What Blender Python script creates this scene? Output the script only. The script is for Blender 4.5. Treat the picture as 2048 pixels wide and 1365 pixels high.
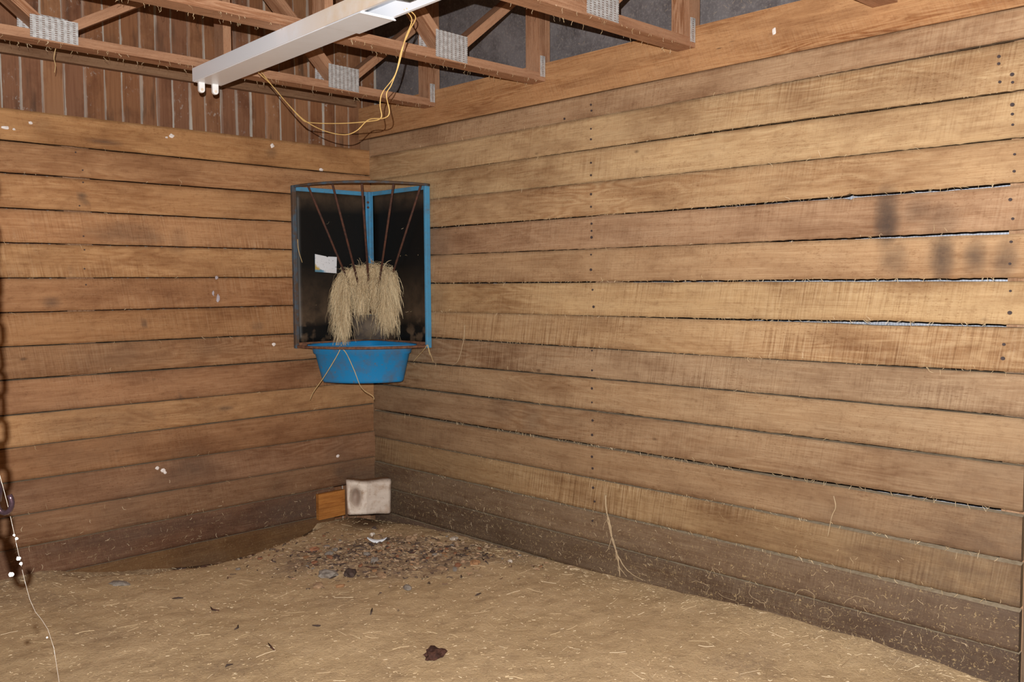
import bpy, bmesh, math, random
import numpy as np
from mathutils import Vector, Matrix, noise as mn

random.seed(7); rng = np.random.default_rng(7)
sc = bpy.context.scene
for o in list(bpy.data.objects): bpy.data.objects.remove(o)

# ---------------------------------------------------------------- camera, world, light
CAM = Vector((-3.2285, -4.5322, 1.4097))
RIGHT = Vector((0.71699, -0.69705, -0.006634)); UP = Vector((0.049426, 0.041342, 0.997922)); FWD = Vector((0.695328, 0.715828, -0.064094))
cam = bpy.data.cameras.new('camera'); camo = bpy.data.objects.new('camera', cam); sc.collection.objects.link(camo)
cam.sensor_width = 36.0; cam.sensor_fit = 'HORIZONTAL'; cam.lens = 1818.6 * 36 / 2048; cam.clip_start = 0.05; cam.clip_end = 60
m = Matrix((RIGHT, UP, -FWD)).transposed().to_4x4(); m.translation = CAM
camo.matrix_world = m; sc.camera = camo

w = bpy.data.worlds.new('world'); sc.world = w; w.use_nodes = True
w.node_tree.nodes['Background'].inputs[0].default_value = (0.75, 0.85, 1.0, 1); w.node_tree.nodes['Background'].inputs[1].default_value = 0.035

fl = bpy.data.lights.new('camera_flash', 'SPOT'); fl.energy = 710; fl.color = (1.0, 0.985, 0.965); fl.shadow_soft_size = 0.0045
fl.spot_size = math.radians(125); fl.spot_blend = 0.6
flo = bpy.data.objects.new('camera_flash', fl); sc.collection.objects.link(flo)
fm = Matrix((RIGHT, UP, -(FWD + RIGHT*0.05 - UP*0.0).normalized())).transposed().to_4x4(); fm.translation = CAM + UP * 0.115 - RIGHT * 0.04 + FWD * 0.02
flo.matrix_world = fm
sc.view_settings.view_transform = 'Standard'; sc.view_settings.look = 'None'; sc.view_settings.gamma = 1.0; sc.view_settings.exposure = 0.0
sc.view_settings.use_curve_mapping = False

# ---------------------------------------------------------------- node helper
class NT:
    def __init__(s, name, rough=0.8, spec=0.25):
        s.m = bpy.data.materials.new(name); s.m.use_nodes = True; s.t = s.m.node_tree; s.b = s.t.nodes['Principled BSDF']
        s.b.inputs['Roughness'].default_value = rough; s.b.inputs['Specular IOR Level'].default_value = spec
    def n(s, typ, **kw):
        nd = s.t.nodes.new(typ)
        for k, v in kw.items(): setattr(nd, k, v)
        return nd
    def set(s, sock, v):
        if isinstance(v, (int, float)): sock.default_value = v
        elif isinstance(v, tuple): sock.default_value = (v + (1,)) if len(v) == 3 and len(sock.default_value) == 4 else v
        else: s.t.links.new(v, sock)
    def uv(s): return s.n('ShaderNodeUVMap', uv_map='uv').outputs[0]
    def obj(s): return s.n('ShaderNodeTexCoord').outputs['Object']
    def attr(s, nm): return s.n('ShaderNodeAttribute', attribute_name=nm)
    def map(s, v, scale=(1, 1, 1), rot=(0, 0, 0), loc=(0, 0, 0)):
        nd = s.n('ShaderNodeMapping'); s.set(nd.inputs[0], v); nd.inputs['Scale'].default_value = scale; nd.inputs['Rotation'].default_value = rot; nd.inputs['Location'].default_value = loc
        return nd.outputs[0]
    def noise(s, v, scale=5, detail=4, rough=0.55, dist=0, dim='3D'):
        nd = s.n('ShaderNodeTexNoise'); s.set(nd.inputs['Vector'], v)
        nd.inputs['Scale'].default_value = scale; nd.inputs['Detail'].default_value = detail; nd.inputs['Roughness'].default_value = rough; nd.inputs['Distortion'].default_value = dist
        return nd.outputs[0]
    def voro(s, v, scale=5, feature='F1'):
        nd = s.n('ShaderNodeTexVoronoi', feature=feature); s.set(nd.inputs['Vector'], v); nd.inputs['Scale'].default_value = scale
        return nd.outputs
    def ramp(s, f, stops):
        nd = s.n('ShaderNodeMapRange'); s.set(nd.inputs[0], f)
        nd.inputs[1].default_value, nd.inputs[2].default_value, nd.inputs[3].default_value, nd.inputs[4].default_value = stops
        return nd.outputs[0]
    def math(s, op, a, b=0.5):
        nd = s.n('ShaderNodeMath', operation=op); s.set(nd.inputs[0], a); s.set(nd.inputs[1], b); return nd.outputs[0]
    def mix(s, f, a, b, mode='MIX'):
        nd = s.n('ShaderNodeMix', data_type='RGBA', blend_type=mode); s.set(nd.inputs[0], f)
        for i, v in ((6, a), (7, b)): s.set(nd.inputs[i], v)
        return nd.outputs[2]
    def vm(s, op, a, b):
        nd = s.n('ShaderNodeVectorMath', operation=op); s.set(nd.inputs[0], a); s.set(nd.inputs[1], b); return nd.outputs[0]
    def bump(s, h, strength=0.4, dist=0.002):
        nd = s.n('ShaderNodeBump'); nd.inputs['Strength'].default_value = strength; nd.inputs['Distance'].default_value = dist; s.set(nd.inputs['Height'], h)
        s.t.links.new(nd.outputs[0], s.b.inputs['Normal'])
    def col(s, c): s.set(s.b.inputs['Base Color'], c)

def plank_mat(name, figure=0.6, saw=0.8, dirt=True, chaff=True, tintmode=True, base=(0.4, 0.25, 0.13), vs=1.0):
    k = NT(name, 0.78, 0.22); uv = k.map(k.uv(), (1, vs, 1))
    c = k.attr('tint').outputs['Color'] if tintmode else base
    warp = k.noise(k.map(uv, (1.2, 7, 1)), 1.0, 3, 0.5)
    fine = k.noise(k.map(uv, (6, 260, 1)), 1.0, 3, 0.6)
    mid = k.noise(k.map(uv, (1.6, 34, 1)), 1.0, 4, 0.6, 0.6)
    # flat-sawn figure: contour bands of a slow noise
    bands = k.math('SINE', k.math('MULTIPLY', warp, 95.0)); bands = k.ramp(bands, (-1, 1, 0, 1))
    fmask = k.ramp(k.noise(k.map(uv, (0.7, 3, 1), loc=(3, 1, 0)), 1.0, 2), (0.45, 0.68, 0, 1))
    c = k.mix(k.math('MULTIPLY', k.math('MULTIPLY', bands, fmask), figure), c, k.mix(1.0, c, (0.62, 0.47, 0.36), 'MULTIPLY'))
    c = k.mix(k.math('MULTIPLY', k.ramp(mid, (0.42, 0.72, 0, 1)), 0.5), c, k.mix(1.0, c, (0.66, 0.54, 0.45), 'MULTIPLY'))
    c = k.mix(k.math('MULTIPLY', k.ramp(fine, (0.4, 0.7, 0, 1)), 0.45), c, k.mix(1.0, c, (0.6, 0.5, 0.42), 'MULTIPLY'))
    c = k.mix(k.ramp(fine, (0.42, 0.2, 0, 0.25)), c, (0.62, 0.46, 0.29))
    # circular saw marks running across the board
    sv = k.map(uv, (1, 1, 1), rot=(0, 0, 0.16))
    sawn = k.noise(k.map(sv, (150, 5, 1)), 1.0, 2, 0.5, 0.15)
    smask = k.ramp(k.noise(k.map(uv, (1.1, 4, 1), loc=(7, 3, 0)), 1.0, 3), (0.42, 0.7, 0.05, 1))
    sd = k.math('MULTIPLY', k.math('MULTIPLY', k.ramp(sawn, (0.5, 0.68, 0, 1)), smask), k.math('MULTIPLY', k.attr('saw').outputs['Fac'], saw))
    sl = k.math('MULTIPLY', k.math('MULTIPLY', k.ramp(sawn, (0.5, 0.34, 0, 1)), smask), k.math('MULTIPLY', k.attr('saw').outputs['Fac'], saw * 0.35))
    c = k.mix(sd, c, k.mix(1.0, c, (0.5, 0.4, 0.34), 'MULTIPLY'))
    c = k.mix(sl, c, (0.60, 0.46, 0.30))
    # blotches, knots, water stains
    bl = k.noise(k.map(uv, (2.2, 5, 1)), 1.0, 5, 0.62)
    c = k.mix(k.ramp(bl, (0.48, 0.74, 0, 0.85)), c, k.mix(1.0, c, (0.50, 0.40, 0.35), 'MULTIPLY'))
    c = k.mix(k.ramp(bl, (0.47, 0.25, 0, 0.4)), c, k.mix(1.0, c, (1.22, 1.2, 1.15), 'MULTIPLY'))
    mot = k.noise(k.map(uv, (26, 40, 1)), 1.0, 4, 0.65)
    c = k.mix(k.ramp(mot, (0.52, 0.74, 0, 0.5)), c, k.mix(1.0, c, (0.55, 0.45, 0.38), 'MULTIPLY'))
    fk = k.noise(k.map(uv, (70, 210, 1), rot=(0, 0, 0.05)), 1.0, 2, 0.5); fkm = k.ramp(k.noise(k.map(uv, (2.4, 7, 1), loc=(1, 8, 0)), 1.0, 3), (0.42, 0.62, 0.15, 1))
    c = k.mix(k.math('MULTIPLY', k.ramp(fk, (0.60, 0.68, 0, 0.6)), fkm), c, k.mix(1.0, c, (0.5, 0.36, 0.27), 'MULTIPLY'))
    kn = k.voro(k.map(uv, (1.0, 2.2, 1), loc=(0.3, 0.2, 0)), 2.1)[0]
    kn = k.math('ADD', kn, k.ramp(mot, (0, 1, -0.02, 0.02)))
    c = k.mix(k.ramp(kn, (0.045, 0.018, 0, 0.75)), c, (0.10, 0.055, 0.03))
    if dirt:
        st = k.attr('stain').outputs['Fac']
        dn = k.noise(k.map(uv, (9, 14, 1)), 1.0, 5, 0.65)
        dm = k.math('MULTIPLY', st, k.ramp(dn, (0.25, 0.7, 0.55, 1.1)))
        c = k.mix(dm, c, (0.075, 0.05, 0.038))
    if chaff:
        ch = k.attr('chaff').outputs['Fac']
        sp = k.noise(k.map(uv, (75, 75, 1)), 1.0, 3, 0.75, 1.5)
        c = k.mix(k.math('MULTIPLY', ch, k.ramp(sp, (0.585, 0.66, 0, 0.8))), c, (0.42, 0.30, 0.15))
    k.col(c); h = k.math('ADD', fine, k.math('MULTIPLY', sawn, 1.2)); k.bump(k.math('ADD', h, k.math('MULTIPLY', mot, 0.8)), 0.5, 0.0015)
    return k.m

def simple(name, base, var=None, scale=20, lo=0.45, hi=0.7, rough=0.7, metal=0.0, spec=0.3, bump=0.0, detail=5):
    k = NT(name, rough, spec); k.b.inputs['Metallic'].default_value = metal; o = k.obj()
    nz = k.noise(o, scale, detail, 0.62)
    k.col(k.mix(k.ramp(nz, (lo, hi, 0, 1)), base, var if var else tuple(x * 0.8 for x in base)))
    if bump: k.bump(nz, bump, 0.004)
    return k.m

M = {}
M['plank'] = plank_mat('sawn_oak')
M['beam'] = plank_mat('pine_lumber', figure=1.0, saw=0.3, dirt=True, chaff=False, vs=2.4)
M['dust'] = simple('dust_on_edges', (0.42, 0.33, 0.225), (0.31, 0.235, 0.15), 60, 0.4, 0.65, 0.95)
M['dark_wood'] = simple('dark_post_wood', (0.34, 0.2, 0.11), (0.2, 0.11, 0.06), 14)
M['galv'] = None
def mat_plate():
    k = NT('galvanised_nail_plate', 0.5, 0.5); uv = k.uv(); k.b.inputs['Metallic'].default_value = 0.2
    wv = k.math('SINE', k.math('MULTIPLY', k.n('ShaderNodeSeparateXYZ').outputs[0], 1.0))
    s = k.n('ShaderNodeSeparateXYZ'); k.set(s.inputs[0], uv)
    col = k.ramp(k.math('SINE', k.math('MULTIPLY', s.outputs[0], 2*math.pi/0.023)), (-1, 1, 0, 1))
    row = k.ramp(k.math('SINE', k.math('MULTIPLY', s.outputs[1], 2*math.pi/0.0085)), (-1, 1, 0, 1))
    hole = k.math('MULTIPLY', k.ramp(col, (0.5, 0.65, 0, 1)), k.ramp(row, (0.45, 0.65, 0, 1)))
    nz = k.noise(uv, 60, 4)
    c = k.mix(k.ramp(nz, (0.35, 0.7, 0, 1)), (0.60, 0.60, 0.60), (0.36, 0.35, 0.34))
    c = k.mix(k.math('MULTIPLY', hole, 0.85), c, (0.20, 0.13, 0.10)); k.col(c)
    k.bump(hole, -0.6, 0.002); return k.m
M['plate'] = mat_plate()
def mat_siding():
    k = NT('vertical_board_siding', 0.75, 0.25); uv = k.uv(); c = k.attr('tint').outputs['Color']
    g = k.noise(k.map(uv, (90, 3, 1)), 1.0, 4, 0.6); b = k.noise(k.map(uv, (7, 4, 1)), 1.0, 5, 0.65)
    c = k.mix(k.ramp(g, (0.45, 0.7, 0, 0.5)), c, k.mix(1.0, c, (0.55, 0.42, 0.36), 'MULTIPLY'))
    c = k.mix(k.ramp(b, (0.5, 0.72, 0, 0.75)), c, k.mix(1.0, c, (0.42, 0.32, 0.28), 'MULTIPLY'))
    j = k.attr('joint').outputs['Fac']
    jn = k.noise(k.map(uv, (40, 5, 1)), 1.0, 4, 0.7); js = k.noise(k.map(uv, (9, 0.9, 1), loc=(4, 4, 0)), 1.0, 2)
    jm = k.math('MULTIPLY', k.ramp(k.math('ADD', j, k.ramp(jn, (0, 1, -0.6, 0.6))), (0.42, 0.62, 0, 1)), k.ramp(js, (0.42, 0.58, 0.12, 0.85)))
    c = k.mix(jm, c, (0.50, 0.46, 0.40))
    sp = k.noise(k.map(uv, (45, 30, 1)), 1.0, 5, 0.75); spm = k.ramp(k.noise(k.map(uv, (3, 2, 1)), 1.0, 2), (0.5, 0.65, 0, 1))
    c = k.mix(k.math('MULTIPLY', k.ramp(sp, (0.58, 0.66, 0, 0.75)), spm), c, (0.50, 0.45, 0.40))
    c = k.mix(k.ramp(k.noise(k.map(uv, (14, 2.5, 1), loc=(9, 0, 0)), 1.0, 3, 0.6), (0.56, 0.72, 0, 0.7)), c, (0.05, 0.03, 0.02))
    k.col(c); k.bump(g, 0.4, 0.002); return k.m
M['siding'] = mat_siding()
def mat_tar():
    k = NT('grey_sheathing_board', 0.7, 0.35); o = k.obj()
    a = k.noise(o, 7, 6, 0.7); f = k.noise(o, 70, 5, 0.8)
    c = k.mix(k.ramp(a, (0.42, 0.68, 0, 1)), (0.17, 0.15, 0.15), (0.09, 0.075, 0.075))
    c = k.mix(k.ramp(f, (0.5, 0.72, 0, 0.6)), c, (0.34, 0.30, 0.28))
    sc_ = k.noise(k.map(o, (1, 22, 22)), 1.0, 5, 0.8, 2.0); c = k.mix(k.ramp(sc_, (0.6, 0.66, 0, 0.55)), c, (0.42, 0.32, 0.22))
    k.col(c); k.bump(f, 0.3, 0.003); return k.m
M['tar'] = mat_tar()
def mat_metal_siding():
    k = NT('ribbed_metal_siding', 0.55, 0.4); k.b.inputs['Metallic'].default_value = 0.2; o = k.obj()
    s = k.n('ShaderNodeSeparateXYZ'); k.set(s.inputs[0], o)
    r = k.ramp(k.math('SINE', k.math('MULTIPLY', s.outputs[1], 2*math.pi/0.011)), (-1, 1, 0, 1))
    nz = k.noise(k.map(o, (1, 60, 14)), 1.0, 4, 0.7); nm = k.ramp(nz, (0.3, 0.7, 0, 1))
    k.col(k.mix(k.math('MULTIPLY', k.math('ADD', r, nm), 0.5), (0.30, 0.32, 0.37), (0.52, 0.55, 0.62))); k.bump(r, 0.3, 0.001); return k.m
M['tin'] = mat_metal_siding()
def mat_floor():
    k = NT('packed_dirt', 0.92, 0.15); o = k.obj()
    a = k.noise(o, 1.6, 5, 0.6); b = k.noise(o, 14, 5, 0.65); f = k.noise(o, 110, 5, 0.75); g = k.noise(o, 45, 4, 0.7)
    c = k.mix(k.ramp(a, (0.35, 0.68, 0, 1)), (0.66, 0.475, 0.275), (0.57, 0.40, 0.22))
    c = k.mix(k.ramp(b, (0.5, 0.72, 0, 0.55)), c, (0.36, 0.24, 0.14))
    c = k.mix(k.ramp(b, (0.45, 0.28, 0, 0.35)), c, (0.66, 0.49, 0.31))
    c = k.mix(k.ramp(f, (0.56, 0.68, 0, 0.6)), c, (0.26, 0.17, 0.11))
    c = k.mix(k.ramp(f, (0.42, 0.3, 0, 0.55)), c, (0.74, 0.58, 0.38))
    c = k.mix(k.ramp(g, (0.62, 0.72, 0, 0.4)), c, (0.2, 0.13, 0.09))
    lit = k.attr('litter').outputs['Fac']
    c = k.mix(k.math('MULTIPLY', lit, k.ramp(g, (0.38, 0.58, 0.25, 0.9))), c, (0.25, 0.17, 0.12))
    wet = k.attr('wet').outputs['Fac']; c = k.mix(wet, c, (0.10, 0.055, 0.028))  # damp trench, plus the shadow painted around the salt block
    k.col(c); k.bump(k.math('ADD', f, k.math('MULTIPLY', g, 1.4)), 0.7, 0.006); return k.m
M['floor'] = mat_floor()
M['ceil'] = simple('roof_deck', (0.16, 0.09, 0.055), (0.09, 0.05, 0.03), 6)
M['white'] = simple('white_enamel', (0.84, 0.86, 0.91), (0.79, 0.79, 0.82), 9, 0.45, 0.8, 0.35, 0, 0.5)
M['white_dirty'] = simple('dust_stained_enamel', (0.74, 0.58, 0.42), (0.82, 0.72, 0.62), 9, 0.35, 0.6, 0.5)
def mat_side():
    k = NT('enamel_with_dust_stain', 0.4, 0.5); o = k.obj(); sp = k.n('ShaderNodeSeparateXYZ'); k.set(sp.inputs[0], o); nz = k.noise(o, 14, 4, 0.6)
    m_ = k.math('MULTIPLY', k.ramp(k.math('ADD', sp.outputs[1], k.ramp(nz, (0, 1, -0.2, 0.2))), (-0.85, -1.2, 0, 0.9)), k.math('MULTIPLY', k.ramp(nz, (0.3, 0.6, 0.6, 1)), k.ramp(sp.outputs[0], (0.0012, 0.0014, 1, 0))))
    k.col(k.mix(m_, (0.84, 0.86, 0.91), (0.72, 0.56, 0.40))); return k.m
M['side'] = mat_side()
M['socket'] = simple('white_plastic', (0.85, 0.85, 0.85), (0.75, 0.72, 0.7), 40, 0.5, 0.8, 0.3)
M['ballast'] = simple('ballast_black', (0.03, 0.03, 0.03), (0.12, 0.12, 0.08), 40)
M['wire'] = simple('tan_cable', (0.72, 0.47, 0.17), (0.55, 0.33, 0.11), 40, 0.45, 0.75, 0.45)
def mat_blue(name, base, dirtamt):
    k = NT(name, 0.45, 0.4); o = k.obj()
    a = k.noise(o, 9, 5, 0.65); f = k.noise(o, 60, 4, 0.7)
    c = k.mix(k.ramp(a, (0.46, 0.68, 0, dirtamt)), base, (0.12, 0.10, 0.075))
    c = k.mix(k.ramp(f, (0.60, 0.72, 0, 0.75)), c, (0.16, 0.12, 0.08)); k.col(c); return k.m
M['blue'] = mat_blue('blue_paint', (0.07, 0.29, 0.50), 0.45)
M['tub'] = mat_blue('blue_plastic', (0.014, 0.22, 0.50), 0.6)
M['tub_in'] = mat_blue('blue_plastic_inside', (0.012, 0.24, 0.55), 0.2)
M['rust'] = simple('rusty_steel', (0.11, 0.045, 0.028), (0.055, 0.03, 0.025), 45, 0.4, 0.65, 0.75, 0.1, 0.25, 0.3)
M['rustb'] = simple('rusted_bottom_rail', (0.22, 0.10, 0.055), (0.10, 0.05, 0.035), 50, 0.4, 0.65, 0.8, 0.0, 0.2, 0.3)
M['rust_blue'] = simple('worn_blue_steel', (0.07, 0.11, 0.15), (0.10, 0.065, 0.045), 18, 0.36, 0.56, 0.65, 0.1)
def mat_blackpanel():
    k = NT('black_rubber_panel', 0.5, 0.3); uv = k.uv()
    s = k.n('ShaderNodeSeparateXYZ'); k.set(s.inputs[0], uv)
    a = k.noise(uv, 7, 5, 0.65); f = k.noise(uv, 70, 5, 0.75)
    low = k.ramp(s.outputs[1], (0.46, 0.10, 0, 1)); top = k.ramp(s.outputs[1], (0.77, 0.87, 0, 0.8))
    dm = k.math('MULTIPLY', k.math('ADD', low, top), k.ramp(a, (0.3, 0.6, 0.2, 1)))
    c = k.mix(k.math('MULTIPLY', dm, 0.75), (0.006, 0.006, 0.006), (0.13, 0.085, 0.052))
    patch = k.math('MULTIPLY', k.ramp(s.outputs[1], (0.17, 0.10, 0, 1)), k.ramp(k.noise(uv, 9, 3), (0.42, 0.5, 0, 1)))
    c = k.mix(patch, c, (0.005, 0.005, 0.005))
    c = k.mix(k.ramp(f, (0.64, 0.72, 0, 0.35)), c, (0.2, 0.15, 0.1)); k.col(c); return k.m
M['black'] = mat_blackpanel()
M['hay'] = None
def mat_hay(name, a, b):
    k = NT(name, 0.7, 0.2); c = k.attr('tint').outputs['Color']; k.col(c); return k.m
M['hay'] = mat_hay('dry_hay', 0, 0)
M['straw'] = simple('straw_stalk', (0.62, 0.45, 0.22), (0.5, 0.34, 0.16), 30)
M['root'] = simple('dry_root', (0.45, 0.33, 0.2), (0.33, 0.24, 0.15), 40)
def mat_salt():
    k = NT('mineral_salt', 0.6, 0.4); o = k.obj(); a = k.noise(o, 16, 5, 0.65); f = k.noise(o, 70, 4, 0.7)
    c = k.mix(k.ramp(a, (0.48, 0.66, 0, 0.8)), (0.74, 0.63, 0.53), (0.48, 0.34, 0.24)); c = k.mix(k.ramp(f, (0.55, 0.7, 0, 0.7)), c, (0.42, 0.29, 0.2))
    c = k.mix(k.attr('brown_mask').outputs['Fac'], c, (0.30, 0.215, 0.165)); k.col(c); k.bump(k.math('ADD', a, f), 0.5, 0.004); return k.m
M['salt'] = mat_salt()
M['orange_wood'] = simple('wet_orange_wood', (0.42, 0.17, 0.04), (0.30, 0.11, 0.03), 12)
M['dab'] = simple('white_crust', (0.85, 0.78, 0.74), (0.7, 0.62, 0.58), 80, 0.45, 0.7)
M['nail'] = simple('nail_iron', (0.05, 0.035, 0.035), (0.09, 0.055, 0.04), 80)
M['manure'] = simple('dark_dung', (0.05, 0.025, 0.02), (0.11, 0.05, 0.035), 60, 0.4, 0.7, 0.9, 0, 0.1, 0.6)
M['chain'] = simple('rusty_chain', (0.20, 0.13, 0.07), (0.12, 0.06, 0.04), 90, 0.4, 0.6, 0.4, 0.7)
M['hook'] = simple('plum_dark_steel', (0.05, 0.028, 0.034), (0.03, 0.018, 0.02), 70, 0.4, 0.6, 0.22, 0.8)
M['web'] = simple('cobweb', (0.26, 0.23, 0.20), (0.6, 0.57, 0.55), 60, 0.55, 0.7)
M['paper'] = None
def mat_sticker():
    k = NT('peeling_sticker', 0.55, 0.3); uv = k.uv(); s = k.n('ShaderNodeSeparateXYZ'); k.set(s.inputs[0], uv)
    f = k.noise(k.map(uv, (60, 90, 1)), 1.0, 5, 0.75); g = k.noise(uv, 22, 3)
    c = k.mix(k.ramp(f, (0.60, 0.64, 0, 0.9)), (0.74, 0.76, 0.80), (0.05, 0.05, 0.05))
    cy = k.math('ADD', k.math('ADD', s.outputs[0], s.outputs[1]), k.ramp(g, (0, 1, -0.05, 0.05)))
    c = k.mix(k.ramp(cy, (0.062, 0.045, 0, 1)), c, (0.50, 0.36, 0.10)); c = k.mix(k.ramp(k.math('ADD', s.outputs[1], k.ramp(g, (0, 1, -0.02, 0.03))), (0.026, 0.02, 0, 0.8)), c, k.mix(k.ramp(cy, (0.06, 0.1, 0, 1)), (0.02, 0.22, 0.40), (0.7, 0.7, 0.72)))
    k.col(c); return k.m
M['paper'] = mat_sticker()

# ---------------------------------------------------------------- mesh helper
class MB:
    """collects faces with uv, tint and scalar layers"""
    def __init__(s): s.v = []; s.f = []; s.uv = []; s.tint = []; s.sc = {}; s.mi = []; s.sm = []
    def vert(s, co): s.v.append(tuple(co)); return len(s.v) - 1
    def face(s, idx, uv=None, tint=(0.4, 0.25, 0.13), mi=0, smooth=False):
        s.f.append(tuple(idx)); s.uv.append(uv or [(0, 0)] * len(idx)); s.tint.append(tint if isinstance(tint, list) else [tint] * len(idx)); s.mi.append(mi); s.sm.append(smooth)
    def box(s, a, b, tint=(0.4, 0.25, 0.13), mi=0, M_=None, along=None, uoff=0.0):
        """box between corners a and b (before transform M_) with metre uv, u along the longest axis"""
        a = Vector(a); b = Vector(b); L = [b[i] - a[i] for i in range(3)]; ax = along if along is not None else L.index(max(L))
        o = [k for k in range(3) if k != ax]
        i0 = len(s.v)
        for k in range(8):
            p = Vector((b.x if k & 1 else a.x, b.y if k & 2 else a.y, b.z if k & 4 else a.z)); s.v.append(tuple(M_ @ p if M_ else p))
        for q in ((0, 4, 6, 2), (1, 3, 7, 5), (0, 1, 5, 4), (2, 6, 7, 3), (0, 2, 3, 1), (4, 5, 7, 6)):
            pts = [Vector((b.x if k & 1 else a.x, b.y if k & 2 else a.y, b.z if k & 4 else a.z)) for k in q]
            d = [max(p[i] for p in pts) - min(p[i] for p in pts) for i in range(3)]; nrm = d.index(min(d))
            if nrm == ax: uvs = [(p[o[0]] + uoff, p[o[1]] + 5) for p in pts]
            else:
                ot = [k for k in o if k != nrm][0]; uvs = [(p[ax] + uoff, p[ot] + nrm * 3 + uoff * 7.3) for p in pts]
            s.face([i0 + k for k in q], uvs, tint, mi)
    def tube(s, pts, r, n=8, tint=(0.4, 0.3, 0.2), mi=0, cap=True, smooth=True):
        pts = [Vector(p) for p in pts]; rs = r if isinstance(r, (list, tuple)) else [r] * len(pts)
        up = Vector((0.12, 0.31, 0.94)); rings = []
        for i, p in enumerate(pts):
            t = (pts[min(i + 1, len(pts) - 1)] - pts[max(i - 1, 0)]).normalized()
            x = t.cross(up)
            if x.length < 0.05: x = t.cross(Vector((1, 0, 0)))
            x.normalize(); y = t.cross(x); up = -y if i < 0 else up
            rings.append([s.vert(p + (x * math.cos(2*math.pi*k/n) + y * math.sin(2*math.pi*k/n)) * rs[i]) for k in range(n)])
        for i in range(len(rings) - 1):
            for k in range(n): s.face([rings[i][k], rings[i][(k+1) % n], rings[i+1][(k+1) % n], rings[i+1][k]], None, tint, mi, smooth)
        if cap: s.face(rings[0][::-1], None, tint, mi); s.face(rings[-1], None, tint, mi)
    def build(s, name, mats, parent=None, loc=None):
        me = bpy.data.meshes.new(name)
        vs = [Vector(v) - loc for v in s.v] if loc is not None else s.v
        me.from_pydata([tuple(v) for v in vs], [], s.f)
        for mm in (mats if isinstance(mats, (list, tuple)) else [mats]): me.materials.append(mm)
        me.polygons.foreach_set('material_index', s.mi); me.polygons.foreach_set('use_smooth', s.sm)
        ul = me.uv_layers.new(name='uv'); ul.data.foreach_set('uv', [c for u in s.uv for q in u for c in q])
        ca = me.color_attributes.new('tint', 'FLOAT_COLOR', 'CORNER'); ca.data.foreach_set('color', [c for t in s.tint for q in t for c in (q[0], q[1], q[2], 1.0)])
        for k, arr in s.sc.items():
            at = me.attributes.new(k, 'FLOAT', 'POINT'); at.data.foreach_set('value', arr)
        me.update()
        o = bpy.data.objects.new(name, me); sc.collection.objects.link(o)
        if loc is not None: o.location = loc
        if parent: o.parent = parent
        return o
def tag(o, label=None, cat=None, group=None, kind=None):
    if label: o['label'] = label
    if cat: o['category'] = cat
    if group: o['group'] = group
    if kind: o['kind'] = kind
    return o
def empty(name, loc, label, cat, group=None, rot=None):
    o = bpy.data.objects.new(name, None); sc.collection.objects.link(o); o.location = loc; o.empty_display_size = 0.05
    if rot: o.rotation_euler = rot
    return tag(o, label, cat, group)
def bev(o, wdt, seg=2):
    b = o.modifiers.new('bevel', 'BEVEL'); b.width = wdt; b.segments = seg; b.limit_method = 'ANGLE'; return o

# ---------------------------------------------------------------- floor height
RB = [(0.0, -0.03), (0.35, 0.0), (0.9, 0.02), (1.57, 0.028), (1.93, 0.048), (2.08, 0.057), (2.38, 0.065), (2.72, 0.072), (3.1, 0.085), (3.34, 0.076), (3.46, 0.057), (3.8, 0.04), (5.5, 0.03)]
LB = [(0.0, -0.02), (0.2, 0.045), (0.4, 0.05), (0.7, 0.06), (1.1, 0.06), (1.6, 0.065), (2.1, 0.078), (3.0, 0.06), (5.5, 0.05)]
def lerp(tab, x):
    if x <= tab[0][0]: return tab[0][1]
    for (a, va), (b, vb) in zip(tab, tab[1:]):
        if x <= b: return va + (vb - va) * (x - a) / (b - a)
    return tab[-1][1]
def floor_z(x, y):
    dx, dy = -x, -y
    zr, zl = lerp(RB, max(dy, 0)), lerp(LB, max(dx, 0))
    wr = math.exp(-max(dx, 0) / 0.35); wl = math.exp(-max(dy, 0) / 0.35)
    z = 0.03 + (zr - 0.03) * wr + (zl - 0.03) * wl * (1 - wr * 0.8)
    p = Vector((x, y, 0))
    z += 0.012 * mn.noise(p * 1.7) + 0.007 * mn.noise(p * 6) + 0.004 * mn.noise(p * 17) + 0.002 * mn.noise(p * 40)
    # wash-out trench under the left wall
    if dy < 0.42 and 0.42 < dx < 1.85:
        u = (dx - 0.42) / 1.43
        depth = 0.135 * min(1, u / 0.18) ** 0.7 * min(1, (1 - u) / 0.55) ** 0.8
        ww = 0.10 + 0.26 * math.sin(math.pi * u) + 0.03 * mn.noise(p * 9)
        z -= depth * (1 if dy < ww * 0.55 else max(0, (ww - dy) / (ww * 0.45))) if dy < ww else 0
    # ledge the salt block stands on
    d = math.hypot(x + 0.2, y + 0.13); z += 0.03 * math.exp(-(d / 0.12) ** 2)
    # rubble heap
    d = math.hypot((x + 0.42), (y + 0.72)) / 0.42; z += 0.018 * math.exp(-d * d) * (1 + 0.9 * mn.noise(p * 22))
    return z
b = MB(); X = np.concatenate([np.arange(-4.6, -2.4, 0.06), np.arange(-2.4, 0.021, 0.018)]); Y = np.concatenate([np.arange(-5.4, -4.0, 0.08), np.arange(-4.0, -2.4, 0.03), np.arange(-2.4, 0.021, 0.018)])
lit = []; wet = []
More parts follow.
